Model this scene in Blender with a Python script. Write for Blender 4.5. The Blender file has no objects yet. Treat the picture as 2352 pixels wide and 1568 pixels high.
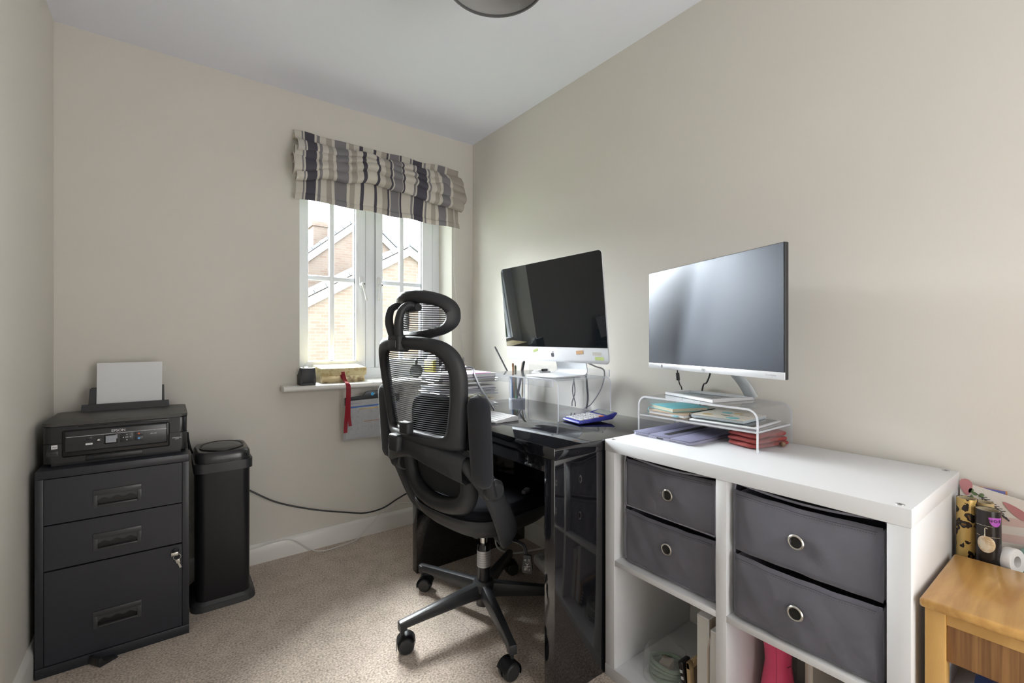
import bpy, bmesh, math, random
from mathutils import Matrix, Vector
random.seed(7)
S = bpy.context.scene
COL = S.collection
PI = math.pi
R = math.radians

# ------------------------------------------------------------------ camera, sky, lights, exposure
cd = bpy.data.cameras.new('camera'); cam = bpy.data.objects.new('camera', cd); COL.objects.link(cam)
cam.location = (0, 0, 1.10)
cam.rotation_euler = (R(90), 0, R(-36.86))
cd.sensor_width = 36.0; cd.lens = 1055 / 2352 * 36.0; cd.shift_y = -7 / 2352; cd.clip_start = 0.01
S.camera = cam

w = bpy.data.worlds.new('overcast_sky'); S.world = w; w.use_nodes = True
bg = w.node_tree.nodes['Background']; bg.inputs[0].default_value = (0.88, 0.94, 1.0, 1); bg.inputs[1].default_value = 10.0

def area(name, loc, target, sx, sy, power, col, portal=False):
    l = bpy.data.lights.new(name, 'AREA'); l.shape = 'RECTANGLE'; l.size = sx; l.size_y = sy
    l.energy = power; l.color = col
    o = bpy.data.objects.new(name, l); COL.objects.link(o); o.location = loc
    o.rotation_euler = (Vector(target) - Vector(loc)).to_track_quat('-Z', 'Y').to_euler()
    if portal: l.cycles.is_portal = True
    return o
area('window_sky_portal', (0.99, 2.80, 1.43), (0.99, 0, 1.43), 0.92, 1.16, 1, (1, 1, 1), True)
area('added_fill', (0.92, -0.66, 1.10), (0.10, 1.3, 1.75), 0.80, 1.70, 19, (1.0, 0.985, 0.96))  # fill added behind the camera to brighten the room, not a real lamp
sl_ = bpy.data.lights.new('hazy_sun', 'SUN'); sl_.energy = 80.0; sl_.angle = R(55); sl_.color = (0.96, 0.98, 1.0)
so_ = bpy.data.objects.new('hazy_sun', sl_); COL.objects.link(so_); so_.location = (-3, 20, 14)
so_.rotation_euler = Vector((0.03, -0.80, -0.54)).to_track_quat('-Z', 'Y').to_euler()

vs = S.view_settings
vs.view_transform = 'Standard'; vs.look = 'None'; vs.gamma = 1.0; vs.use_curve_mapping = False
vs.exposure = 0.28
S.display_settings.display_device = 'sRGB'
S.cycles.use_denoising = True
S.cycles.max_bounces = 14; S.cycles.diffuse_bounces = 8; S.cycles.transparent_max_bounces = 24
S.cycles.glossy_bounces = 6; S.cycles.caustics_reflective = False; S.cycles.caustics_refractive = False
S.cycles.sample_clamp_indirect = 8.0

# ------------------------------------------------------------------ materials
MATS = {}
def mat(name, col=(0.5, 0.5, 0.5), rough=0.5, metal=0.0, spec=0.5, bump=None, var=None, coat=0.0, sheen=0.0, aniso=None):
    """bump=(scale, strength, detail) noise relief; var=(scale, colour2, lo, hi) noise colour"""
    if name in MATS: return MATS[name]
    m = bpy.data.materials.new(name); m.use_nodes = True; MATS[name] = m
    nt = m.node_tree; b = nt.nodes['Principled BSDF']
    b.inputs['Base Color'].default_value = (*col, 1); b.inputs['Roughness'].default_value = rough
    b.inputs['Metallic'].default_value = metal; b.inputs['Specular IOR Level'].default_value = spec
    b.inputs['Coat Weight'].default_value = coat; b.inputs['Sheen Weight'].default_value = sheen
    tc = nt.nodes.new('ShaderNodeTexCoord')
    if bump:
        n = nt.nodes.new('ShaderNodeTexNoise'); n.inputs['Scale'].default_value = bump[0]; n.inputs['Detail'].default_value = bump[2] if len(bump) > 2 else 3
        nt.links.new(tc.outputs['Object'], n.inputs['Vector'])
        bp = nt.nodes.new('ShaderNodeBump'); bp.inputs['Strength'].default_value = bump[1]; bp.inputs['Distance'].default_value = 0.004
        nt.links.new(n.outputs['Fac'], bp.inputs['Height']); nt.links.new(bp.outputs['Normal'], b.inputs['Normal'])
    if var:
        n = nt.nodes.new('ShaderNodeTexNoise'); n.inputs['Scale'].default_value = var[0]; n.inputs['Detail'].default_value = 5
        nt.links.new(tc.outputs['Object'], n.inputs['Vector'])
        if len(var) > 4:
            mp = nt.nodes.new('ShaderNodeMapping'); mp.inputs['Scale'].default_value = var[4]
            nt.links.new(tc.outputs['Object'], mp.inputs['Vector']); nt.links.new(mp.outputs['Vector'], n.inputs['Vector'])
        r = nt.nodes.new('ShaderNodeValToRGB'); e = r.color_ramp.elements
        e[0].position = var[2]; e[0].color = (*col, 1); e[1].position = var[3]; e[1].color = (*var[1], 1)
        nt.links.new(n.outputs['Fac'], r.inputs['Fac']); nt.links.new(r.outputs['Color'], b.inputs['Base Color'])
    return m

def clear(name, tint=(0.97, 0.98, 0.99), ior=1.49, rough=0.03, haze=0.0):
    """thin clear sheet: straight-through transmission plus Fresnel reflection"""
    if name in MATS: return MATS[name]
    m = bpy.data.materials.new(name); m.use_nodes = True; MATS[name] = m; nt = m.node_tree
    for n in list(nt.nodes):
        if n.type == 'BSDF_PRINCIPLED': nt.nodes.remove(n)
    out = [n for n in nt.nodes if n.type == 'OUTPUT_MATERIAL'][0]
    t = nt.nodes.new('ShaderNodeBsdfTransparent'); t.inputs[0].default_value = (*tint, 1)
    g = nt.nodes.new('ShaderNodeBsdfGlossy'); g.inputs['Roughness'].default_value = rough
    lw = nt.nodes.new('ShaderNodeLayerWeight'); lw.inputs[0].default_value = 0.5; r0 = ((ior - 1) / (ior + 1)) ** 2
    pw = nt.nodes.new('ShaderNodeMath'); pw.operation = 'POWER'; pw.inputs[1].default_value = 5.0; nt.links.new(lw.outputs['Facing'], pw.inputs[0])
    fr = nt.nodes.new('ShaderNodeMath'); fr.operation = 'MULTIPLY_ADD'; fr.inputs[1].default_value = 1 - r0; fr.inputs[2].default_value = r0; nt.links.new(pw.outputs[0], fr.inputs[0])
    mx = nt.nodes.new('ShaderNodeMixShader')
    nt.links.new(fr.outputs[0], mx.inputs[0]); nt.links.new(t.outputs[0], mx.inputs[1]); nt.links.new(g.outputs[0], mx.inputs[2])
    last = mx
    if haze:
        d = nt.nodes.new('ShaderNodeBsdfDiffuse'); d.inputs[0].default_value = (0.85, 0.87, 0.9, 1)
        m2 = nt.nodes.new('ShaderNodeMixShader'); m2.inputs[0].default_value = haze
        nt.links.new(mx.outputs[0], m2.inputs[1]); nt.links.new(d.outputs[0], m2.inputs[2]); last = m2
    nt.links.new(last.outputs[0], out.inputs[0])
    return m

def attr_mat(name, rough=0.85, bump=None, spec=0.3, attr='dye'):
    if name in MATS: return MATS[name]
    m = mat(name, (0.5, 0.5, 0.5), rough, spec=spec, bump=bump)
    nt = m.node_tree; a = nt.nodes.new('ShaderNodeAttribute'); a.attribute_name = attr
    b = nt.nodes['Principled BSDF']; nt.links.new(a.outputs['Color'], b.inputs['Base Color'])
    tr = nt.nodes.new('ShaderNodeBsdfTranslucent'); nt.links.new(a.outputs['Color'], tr.inputs[0])
    mx = nt.nodes.new('ShaderNodeMixShader'); mx.inputs[0].default_value = 0.16
    out = [n for n in nt.nodes if n.type == 'OUTPUT_MATERIAL'][0]
    nt.links.new(b.outputs[0], mx.inputs[1]); nt.links.new(tr.outputs[0], mx.inputs[2]); nt.links.new(mx.outputs[0], out.inputs[0])
    return m

def carpet_mat():
    m = mat('carpet', (0.36, 0.29, 0.235), 0.95, spec=0.1, sheen=0.25); nt = m.node_tree; b = nt.nodes['Principled BSDF']
    tc = nt.nodes['Texture Coordinate']
    n1 = nt.nodes.new('ShaderNodeTexNoise'); n1.inputs['Scale'].default_value = 150; n1.inputs['Detail'].default_value = 4
    n2 = nt.nodes.new('ShaderNodeTexNoise'); n2.inputs['Scale'].default_value = 14; n2.inputs['Detail'].default_value = 5
    n3 = nt.nodes.new('ShaderNodeTexVoronoi'); n3.inputs['Scale'].default_value = 190
    for n in (n1, n2, n3): nt.links.new(tc.outputs['Object'], n.inputs['Vector'])
    r = nt.nodes.new('ShaderNodeValToRGB'); e = r.color_ramp.elements
    e[0].position = 0.34; e[0].color = (0.25, 0.20, 0.16, 1); e[1].position = 0.66; e[1].color = (0.68, 0.585, 0.50, 1)
    ad = nt.nodes.new('ShaderNodeMath'); ad.operation = 'MULTIPLY_ADD'; ad.inputs[1].default_value = 0.80
    m2 = nt.nodes.new('ShaderNodeMath'); m2.operation = 'MULTIPLY'; m2.inputs[1].default_value = 0.20
    nt.links.new(n2.outputs['Fac'], m2.inputs[0]); nt.links.new(n1.outputs['Fac'], ad.inputs[0]); nt.links.new(m2.outputs[0], ad.inputs[2])
    nt.links.new(ad.outputs[0], r.inputs['Fac']); nt.links.new(r.outputs['Color'], b.inputs['Base Color'])
    bp = nt.nodes.new('ShaderNodeBump'); bp.inputs['Strength'].default_value = 0.7; bp.inputs['Distance'].default_value = 0.006
    b2 = nt.nodes.new('ShaderNodeBump'); b2.inputs['Strength'].default_value = 0.6; b2.inputs['Distance'].default_value = 0.004
    nt.links.new(n2.outputs['Fac'], bp.inputs['Height']); nt.links.new(n1.outputs['Fac'], b2.inputs['Height'])
    nt.links.new(bp.outputs['Normal'], b2.inputs['Normal']); nt.links.new(b2.outputs['Normal'], b.inputs['Normal'])
    return m

def wood_mat(name, c1, c2, rough=0.4, scale=(30, 2, 2), coat=0.2, freq=3.0):
    m = mat(name, c1, rough, coat=coat); nt = m.node_tree; b = nt.nodes['Principled BSDF']; tc = nt.nodes['Texture Coordinate']
    mp = nt.nodes.new('ShaderNodeMapping'); mp.inputs['Scale'].default_value = scale
    n = nt.nodes.new('ShaderNodeTexNoise'); n.inputs['Scale'].default_value = freq; n.inputs['Detail'].default_value = 6; n.inputs['Distortion'].default_value = 0.4
    nt.links.new(tc.outputs['Object'], mp.inputs[0]); nt.links.new(mp.outputs[0], n.inputs['Vector'])
    r = nt.nodes.new('ShaderNodeValToRGB'); e = r.color_ramp.elements
    e[0].position = 0.35; e[0].color = (*c1, 1); e[1].position = 0.68; e[1].color = (*c2, 1)
    nt.links.new(n.outputs['Fac'], r.inputs['Fac']); nt.links.new(r.outputs['Color'], b.inputs['Base Color'])
    return m

def brick_mat():
    m = mat('house_brick', (0.45, 0.3, 0.22), 0.9, spec=0.2); nt = m.node_tree; b = nt.nodes['Principled BSDF']; tc = nt.nodes['Texture Coordinate']
    mp = nt.nodes.new('ShaderNodeMapping'); mp.inputs['Rotation'].default_value = (R(90), 0, 0)
    br = nt.nodes.new('ShaderNodeTexBrick'); br.inputs['Scale'].default_value = 1.0
    br.inputs['Color1'].default_value = (0.142, 0.111, 0.090, 1); br.inputs['Color2'].default_value = (0.130, 0.092, 0.072, 1); br.inputs['Mortar'].default_value = (0.150, 0.133, 0.119, 1)
    br.inputs['Brick Width'].default_value = 0.225; br.inputs['Row Height'].default_value = 0.075; br.inputs['Mortar Size'].default_value = 0.006
    nt.links.new(tc.outputs['Object'], mp.inputs[0]); nt.links.new(mp.outputs[0], br.inputs['Vector']); nt.links.new(br.outputs['Color'], b.inputs['Base Color'])
    return m

WALL = mat('wall_paint_cream', (0.655, 0.630, 0.580), 0.75, spec=0.25, bump=(90, 0.05), var=(1.2, (0.675, 0.648, 0.60), 0.3, 0.7))
CEIL = mat('ceiling_paint', (0.78, 0.80, 0.88), 0.85, spec=0.2, bump=(120, 0.04))
GLOSSW = mat('white_gloss_paint', (0.74, 0.73, 0.70), 0.3, spec=0.5)
UPVC = mat('upvc_white', (0.80, 0.83, 0.88), 0.3)
GASK = mat('grey_gasket', (0.13, 0.135, 0.15), 0.6)
GLASS = clear('window_glass', (0.97, 0.985, 0.98), 1.45, 0.0)
ACR = clear('clear_acrylic', (0.965, 0.97, 0.985), 1.49, 0.02, 0.03)
ACRE = clear('acrylic_edge', (0.93, 0.93, 0.97), 1.49, 0.05, 0.55)
BLKM = mat('black_steel', (0.019, 0.021, 0.028), 0.38, bump=(900, 0.03))
BLKM2 = mat('black_steel_case', (0.019, 0.021, 0.027), 0.40)
BLKP = mat('black_plastic', (0.016, 0.0165, 0.019), 0.42, bump=(700, 0.04))
BLKP2 = mat('black_plastic_gloss', (0.012, 0.012, 0.014), 0.16)
CHP = mat('chair_plastic', (0.021, 0.022, 0.025), 0.50, spec=0.4, bump=(1200, 0.05))
CHF = mat('chair_fabric', (0.009, 0.0095, 0.012), 0.95, spec=0.05, sheen=0.0, bump=(900, 0.3))
CHM = mat('chair_mesh_thread', (0.02, 0.021, 0.026), 0.6)
DESK = mat('black_gloss_lacquer', (0.006, 0.006, 0.008), 0.05, spec=1.0)
WHITE = mat('white_laminate', (0.66, 0.67, 0.69), 0.35)
WHITE2 = mat('white_plastic', (0.78, 0.79, 0.80), 0.35)
PAPER = mat('paper', (0.76, 0.77, 0.79), 0.85)
FAB = mat('grey_box_fabric', (0.235, 0.232, 0.278), 0.85, spec=0.25, sheen=0.3, bump=(600, 0.2), var=(9, (0.272, 0.268, 0.318), 0.3, 0.75))
FABD = mat('dark_box_fabric', (0.05, 0.048, 0.056), 0.9)
CHROME = mat('brushed_nickel', (0.62, 0.60, 0.56), 0.28, 1.0)
STEEL = mat('silver_wire', (0.66, 0.68, 0.72), 0.3, 0.9)
ALU = mat('silver_aluminium', (0.74, 0.76, 0.80), 0.36, 0.35)
SCRG = mat('glossy_screen', (0.007, 0.009, 0.011), 0.02, spec=0.5)
SCRM = mat('matt_screen', (0.020, 0.023, 0.034), 0.31, spec=0.85)
INK = mat('black_ink', (0.02, 0.02, 0.025), 0.6)
GREYI = mat('grey_print', (0.55, 0.56, 0.58), 0.6)

# ------------------------------------------------------------------ mesh helpers
class MB:
    def __init__(s): s.bm = bmesh.new(); s.dye = None
    def _bev(s, verts, b, seg=2):
        if b <= 0: return
        vs_ = set(verts); ed = [e for e in s.bm.edges if e.verts[0] in vs_ and e.verts[1] in vs_]
        bmesh.ops.bevel(s.bm, geom=ed, offset=b, segments=seg, profile=0.5, affect='EDGES')
    def box(s, x0, x1, y0, y1, z0, z1, b=0.0, seg=2, M=None):
        c = [(x0, y0, z0), (x1, y0, z0), (x1, y1, z0), (x0, y1, z0), (x0, y0, z1), (x1, y0, z1), (x1, y1, z1), (x0, y1, z1)]
        v = [s.bm.verts.new(M @ Vector(p) if M else p) for p in c]
        for f in ((3, 2, 1, 0), (4, 5, 6, 7), (0, 1, 5, 4), (1, 2, 6, 5), (2, 3, 7, 6), (3, 0, 4, 7)): s.bm.faces.new([v[i] for i in f])
        s._bev(v, b, seg); return s
    def prism(s, pts, o, right, up, depth, b=0.0, seg=2):
        """polygon (u,v) in the plane origin o / right / up, extruded by depth along right x up"""
        o = Vector(o); r = Vector(right); u = Vector(up); n = r.cross(u)
        a = [s.bm.verts.new(o + r * p[0] + u * p[1]) for p in pts]; c = [s.bm.verts.new(o + r * p[0] + u * p[1] + n * depth) for p in pts]
        k = len(pts)
        s.bm.faces.new(a[::-1]); s.bm.faces.new(c)
        for i in range(k): s.bm.faces.new((a[i], a[(i + 1) % k], c[(i + 1) % k], c[i]))
        s._bev(a + c, b, seg); return s
    def tube(s, pts, r, n=8, closed=False, flat=1.0, flatdir=None):
        P = [Vector(p) for p in pts]; k = len(P); rr = r if isinstance(r, (list, tuple)) else [r] * k
        rings = []; ref = None
        for i in range(k):
            if closed: t = P[(i + 1) % k] - P[i - 1]
            else: t = P[min(i + 1, k - 1)] - P[max(i - 1, 0)]
            t.normalize()
            if flatdir is not None: ref = Vector(flatdir)
            elif ref is None: ref = Vector((0, 0, 1)) if abs(t.z) < 0.9 else Vector((1, 0, 0))
            x = ref - t * ref.dot(t)
            if x.length < 1e-5: x = Vector((1, 0, 0)) - t * t.x
            x.normalize(); y = t.cross(x)
            if flatdir is None: ref = x
            rings.append([s.bm.verts.new(P[i] + (x * math.cos(2 * PI * j / n) * flat + y * math.sin(2 * PI * j / n)) * rr[i]) for j in range(n)])
        m = k if closed else k - 1
        for i in range(m):
            A, B = rings[i], rings[(i + 1) % k]
            for j in range(n): s.bm.faces.new((A[j], A[(j + 1) % n], B[(j + 1) % n], B[j]))
        if not closed: s.bm.faces.new(rings[0][::-1]); s.bm.faces.new(rings[-1])
        return s
    def lathe(s, prof, c=(0, 0, 0), axis=(0, 0, 1), n=28, sx=1.0, sy=1.0, xdir=None):
        ax = Vector(axis).normalized(); x = Vector(xdir) if xdir else (Vector((1, 0, 0)) if abs(ax.x) < 0.9 else Vector((0, 1, 0)))
        x = (x - ax * x.dot(ax)).normalized(); y = ax.cross(x); c = Vector(c); rings = []
        for r, h in prof:
            if r < 1e-6: rings.append([s.bm.verts.new(c + ax * h)])
            else: rings.append([s.bm.verts.new(c + ax * h + (x * math.cos(2 * PI * j / n) * sx + y * math.sin(2 * PI * j / n) * sy) * r) for j in range(n)])
        for A, B in zip(rings, rings[1:]):
            for j in range(n):
                a = [A[j % len(A)], A[(j + 1) % len(A)]] if len(A) > 1 else [A[0]]
                b = [B[(j + 1) % len(B)], B[j % len(B)]] if len(B) > 1 else [B[0]]
                if len(a) + len(b) >= 3: s.bm.faces.new(a + b)
        return s
    def grid(s, f, nu, nv, thick=0.0, cu=False, cv=False):
        V = [[s.bm.verts.new(f(i / nu, j / nv)) for j in range(nv + (0 if cv else 1))] for i in range(nu + (0 if cu else 1))]
        fs = []
        for i in range(nu):
            for j in range(nv):
                q = (V[i][j], V[(i + 1) % len(V)][j], V[(i + 1) % len(V)][(j + 1) % len(V[0])], V[i][(j + 1) % len(V[0])])
                fs.append(s.bm.faces.new(q))
        if thick: bmesh.ops.solidify(s.bm, geom=fs, thickness=thick)
        return s
    def quad(s, a, b, c, d): s.bm.faces.new([s.bm.verts.new(p) for p in (a, b, c, d)]); return s
    def text(s, t, size, o, right, up, lift=0.0003, center=True, depth=0.0002):
        cu = bpy.data.curves.new('t', 'FONT'); cu.body = t; cu.size = size; cu.extrude = depth
        if center: cu.align_x = 'CENTER'; cu.align_y = 'CENTER'
        ob = bpy.data.objects.new('t', cu); COL.objects.link(ob)
        dg = bpy.context.evaluated_depsgraph_get(); me = bpy.data.meshes.new_from_object(ob.evaluated_get(dg))
        r = Vector(right).normalized(); u = Vector(up).normalized(); n = r.cross(u)
        Mx = Matrix(((r.x, u.x, n.x, o[0] + n.x * lift), (r.y, u.y, n.y, o[1] + n.y * lift), (r.z, u.z, n.z, o[2] + n.z * lift), (0, 0, 0, 1)))
        me.transform(Mx); s.bm.from_mesh(me)
        bpy.data.objects.remove(ob); bpy.data.meshes.remove(me); bpy.data.curves.remove(cu); return s
    def build(s, name, m, parent=None, world=True, ang=38, M=None, fixn=True):
        if fixn: bmesh.ops.recalc_face_normals(s.bm, faces=s.bm.faces[:])
        me = bpy.data.meshes.new(name); s.bm.to_mesh(me); s.bm.free()
        if M: me.transform(M)
        if parent is not None and world: me.transform(WM[parent.name].inverted())
        me.materials.append(m); me.shade_smooth(); me.set_sharp_from_angle(angle=R(ang))
        o = bpy.data.objects.new(name, me); COL.objects.link(o)
        if parent is not None: o.parent = parent; WM[o.name] = WM[parent.name].copy()
        else: WM[o.name] = Matrix()
        return o
WM = {}
def thing(name, label, cat, loc=(0, 0, 0), rz=0.0, group=None):
    o = bpy.data.objects.new(name, None); COL.objects.link(o); o.location = loc; o.rotation_euler = (0, 0, rz)
    o.empty_display_size = 0.05
    o['label'] = label; o['category'] = cat
    if group: o['group'] = group
    WM[o.name] = Matrix.Translation(loc) @ Matrix.Rotation(rz, 4, 'Z')
    return o
def tag(o, label, cat, group=None):
    o['label'] = label; o['category'] = cat
    if group: o['group'] = group
    return o
def struct(o, label=None):
    o['kind'] = 'structure'
    if label: o['label'] = label
    return o
def copyobj(o, parent, loc=None):
    c = o.copy(); COL.objects.link(c); c.parent = parent; WM[c.name] = WM[parent.name].copy()
    if loc: c.location = loc
    return c
def rrect(w, h, r, n=5, x=0, y=0):
    p = []
    for cx, cy, a in ((w / 2 - r, h / 2 - r, 0), (-w / 2 + r, h / 2 - r, 90), (-w / 2 + r, -h / 2 + r, 180), (w / 2 - r, -h / 2 + r, 270)):
        for i in range(n + 1):
            t = R(a + 90 * i / n); p.append((x + cx + r * math.cos(t), y + cy + r * math.sin(t)))
    return p
def lerp(a, b, t): return a + (b - a) * t
def smooth_path(pts, n=8):
    """Catmull-Rom through pts"""
    P = [Vector(p) for p in pts]; Q = [P[0] * 2 - P[1]] + P + [P[-1] * 2 - P[-2]]; out = []
    for i in range(1, len(Q) - 2):
        for k in range(n):
            t = k / n; a, b, c, d = Q[i - 1], Q[i], Q[i + 1], Q[i + 2]
            out.append(0.5 * ((2 * b) + (c - a) * t + (2 * a - 5 * b + 4 * c - d) * t * t + (3 * b - a - 3 * c + d) * t ** 3))
    out.append(P[-1]); return out

# ------------------------------------------------------------------ the room
XL, XR, YB, YF, ZC = -0.362, 1.592, 2.552, -0.72, 2.36
WX0, WX1, WZ0, WZ1 = 0.544, 1.437, 0.862, 1.99           # window opening
T = 0.32
struct(MB().box(XL - T, XR + T, YF - T, YB + T, -0.12, 0).build('floor', carpet_mat()), 'beige short pile carpet covering the floor')
struct(MB().box(XL - T, XR + T, YF - T, YB + T, ZC, ZC + 0.15).build('ceiling', CEIL), 'white painted ceiling')
struct(MB().box(XL - T, XL, YF - T, YB + T, 0, ZC).build('wall_left', WALL), 'plain cream wall on the left')
struct(MB().box(XR, XR + T, YF - T, YB + T, 0, ZC).build('wall_right', WALL), 'plain cream wall behind the two monitors')
wb = MB()
wb.box(XL, WX0, YB, YB + T, 0, ZC).box(WX1, XR, YB, YB + T, 0, ZC).box(WX0, WX1, YB, YB + T, 0, WZ0 - 0.03).box(WX0, WX1, YB, YB + T, WZ1, ZC)
struct(wb.build('wall_back', WALL), 'cream wall with the window')
wr = MB(); DX0, DX1 = 0.50, 1.32  # unseen doorway, its position chosen to suit the added fill
wr.box(XL, DX0, YF - T, YF, 0, ZC).box(DX1, XR, YF - T, YF, 0, ZC).box(DX0, DX1, YF - T, YF, 2.03, ZC)
struct(wr.build('wall_rear', WALL), 'cream wall with the doorway')
struct(MB().box(DX0 - 0.4, DX1 + 0.4, YF - T - 0.06, YF - T - 0.01, 0, 2.2).build('wall_landing', WALL), 'landing wall beyond the doorway')
def skirting(name, pts2, along, label):
    m = MB(); prof = [(0, 0), (0.016, 0), (0.016, 0.078), (0.011, 0.088), (0.006, 0.096), (0, 0.096)]
    o, rgt, ln = along
    m.prism(prof, o, rgt, (0, 0, 1), ln); struct(m.build(name, GLOSSW), label)
skirting('baseboard_back', None, ((XL, YB, 0), (0, -1, 0), -(XR - XL)), 'white skirting board under the window')
skirting('baseboard_right', None, ((XR, YF, 0), (-1, 0, 0), (YB - YF)), 'white skirting board behind the desk')
skirting('baseboard_left', None, ((XL, YF, 0), (1, 0, 0), -(YB - YF)), 'white skirting board beside the filing cabinet')

# window sill board with bullnose front
sl = MB(); pr = [(0.17, -0.028), (-0.075, -0.028)]
for i in range(7):
    a = R(-90 - 180 * i / 6); pr.append((-0.075 + 0.014 * math.cos(a), -0.014 + 0.014 * math.sin(a)))
pr.append((0.17, 0.0))
sl.prism([(p[0], p[1]) for p in pr if True], (0.455, YB, WZ0), (0, 1, 0), (0, 0, 1), 1.075)
sill = struct(sl.build('trim_1', GLOSSW), 'white painted window sill board with rounded front')

# window: frame, two casements with panes, glazing bars and handles
win = bpy.data.objects.new('window_1', None); COL.objects.link(win); win.location = (0.99, 2.74, WZ0); WM['window_1'] = Matrix.Translation((0.99, 2.74, WZ0))
struct(win, 'white double casement window with glazing bars')
fy0, fy1 = 2.725, 2.795
m = MB()
m.box(0.50, 0.575, fy0, fy1, WZ0, 2.03, 0.004).box(1.388, 1.475, fy0, fy1, WZ0, 2.03, 0.004)
m.box(0.575, 1.388, fy0, fy1, 1.965, 2.03, 0.004).box(0.575, 1.388, fy0, fy1, WZ0 - 0.01, 0.925, 0.004).box(0.945, 1.005, fy0, fy1, 0.925, 1.965, 0.004)
m.box(0.575, 1.388, fy0 - 0.012, fy0, WZ0 - 0.004, 0.878, 0.003)
m.build('frame', UPVC, win)
for (a, b, gx0, gx1, mx, hx) in ((0.577, 0.944, 0.626, 0.889, 0.757, 0.918), (1.006, 1.386, 1.052, 1.318, 1.183, 1.027)):
    z0, z1, g0, g1 = 0.927, 1.963, 0.972, 1.914
    sm = MB(); sy0, sy1 = fy0 - 0.008, fy1 - 0.01
    # mitred sash: four profile strips with an inner chamfer
    def strip(p0, p1, q1, q0):
        o = [(p0[0], sy0, p0[1]), (p1[0], sy0, p1[1]), (q1[0], sy0 + 0.004, q1[1]), (q0[0], sy0 + 0.004, q0[1])]
        v = [sm.bm.verts.new(t) for t in o] + [sm.bm.verts.new((t[0], sy1, t[2])) for t in o]
        for f in ((0, 1, 2, 3), (7, 6, 5, 4), (0, 4, 5, 1), (1, 5, 6, 2), (2, 6, 7, 3), (3, 7, 4, 0)): sm.bm.faces.new([v[i] for i in f])
        sm._bev(v, 0.0025, 2)
    strip((a, z0), (b, z0), (gx1, g0), (gx0, g0)); strip((b, z0), (b, z1), (gx1, g1), (gx1, g0))
    strip((b, z1), (a, z1), (gx0, g1), (gx1, g1)); strip((a, z1), (a, z0), (gx0, g0), (gx0, g1))
    sash = sm.build('casement', UPVC, win)
    gk = MB()
    for (x0, x1, zz0, zz1) in ((a - 0.002, a + 0.001, z0, z1), (b - 0.001, b + 0.002, z0, z1)): gk.box(x0, x1, sy0 + 0.004, sy0 + 0.02, zz0, zz1)
    gk.box(gx0, gx1, 2.742, 2.747, g0 - 0.003, g0 + 0.001).box(gx0 - 0.001, gx0 + 0.002, 2.742, 2.747, g0, g1).box(gx1 - 0.004, gx1 + 0.001, 2.738, 2.747, g0, g1)
    gk.build('gasket', GASK, sash)
    xs = [gx0 - 0.004, mx - 0.0105, mx + 0.0105, gx1 + 0.004]; zs = [g0 - 0.004, 1.432, 1.453, g1 + 0.004]
    for i in (0, 2):
        for j in (0, 2):
            MB().box(xs[i], xs[i + 1], 2.752, 2.756, zs[j], zs[j + 1]).build('pane', GLASS, sash)
    bar = MB(); bar.box(mx - 0.0135, mx + 0.0135, 2.738, 2.763, g0, g1, 0.005)
    bar.build('glazing_bar', UPVC, sash)
    MB().box(gx0, gx1, 2.7385, 2.762, 1.429, 1.456, 0.005).build('glazing_bar', UPVC, sash)
    hd = MB()
    hd.prism(rrect(0.024, 0.07, 0.011), (hx, sy0, 1.435), (1, 0, 0), (0, 0, 1), 0.010, 0.002)
    hd.lathe([(0, 0), (0.011, 0), (0.011, 0.028), (0.008, 0.032), (0, 0.032)], (hx, sy0 - 0.008, 1.420), (0, -1, 0), 16)
    sg = 1 if hx < 0.95 else -1
    hd.tube(smooth_path([(hx, sy0 - 0.030, 1.425), (hx + 0.004 * sg, sy0 - 0.036, 1.40), (hx + 0.012 * sg, sy0 - 0.040, 1.36), (hx + 0.019 * sg, sy0 - 0.044, 1.322)], 5), [0.0105, 0.0105, 0.01, 0.0095, 0.009, 0.008, 0.0075, 0.007, 0.0065, 0.0065, 0.006, 0.006, 0.0065, 0.007, 0.0075, 0.007], 8)
    h = hd.build('handle', mat('handle_white', (0.75, 0.76, 0.78), 0.25), sash)
    MB().lathe([(0, 0), (0.004, 0), (0.004, 0.004), (0, 0.004)], (hx + 0.006, sy0 - 0.038, 1.420), (0, -1, 0), 10).build('keyhole', BLKP, h)

# ------------------------------------------------------------------ roman blind
XB0, XB1 = 0.503, 1.462
bnd = [0.499, 0.537, 0.546, 0.551, 0.604, 0.609, 0.615, 0.629, 0.631, 0.661, 0.686, 0.703, 0.763, 0.778, 0.807, 0.836, 0.854, 0.912, 0.93, 0.959, 0.989, 1.003, 1.011, 1.063, 1.068, 1.079, 1.132, 1.144, 1.153, 1.213, 1.223, 1.234, 1.266, 1.294, 1.312, 1.366, 1.38, 1.47]
CR, GG, GY, DK, TG = (0.64, 0.61, 0.55), (0.42, 0.385, 0.34), (0.245, 0.235, 0.25), (0.095, 0.09, 0.112), (0.25, 0.24, 0.25)
seqc = [CR, TG, CR, DK, CR, CR, TG, CR, CR, GG, CR, GY, CR, GG, CR, DK, CR, DK, CR, GG, DK, CR, GY, CR, DK, CR, TG, CR, DK, CR, TG, CR, GG, CR, GY, CR, GG]
def stripe(x):
    for i in range(len(seqc)):
        if x < bnd[i + 1]: return seqc[i]
    return seqc[-1]
blind = thing('roman_blind', 'striped grey and cream roman blind bunched up above the window', 'blind', (0.98, YB, 2.10))
def wav(u, k, ph, a): return a * math.sin(k * u * 2 * PI + ph)
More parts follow.
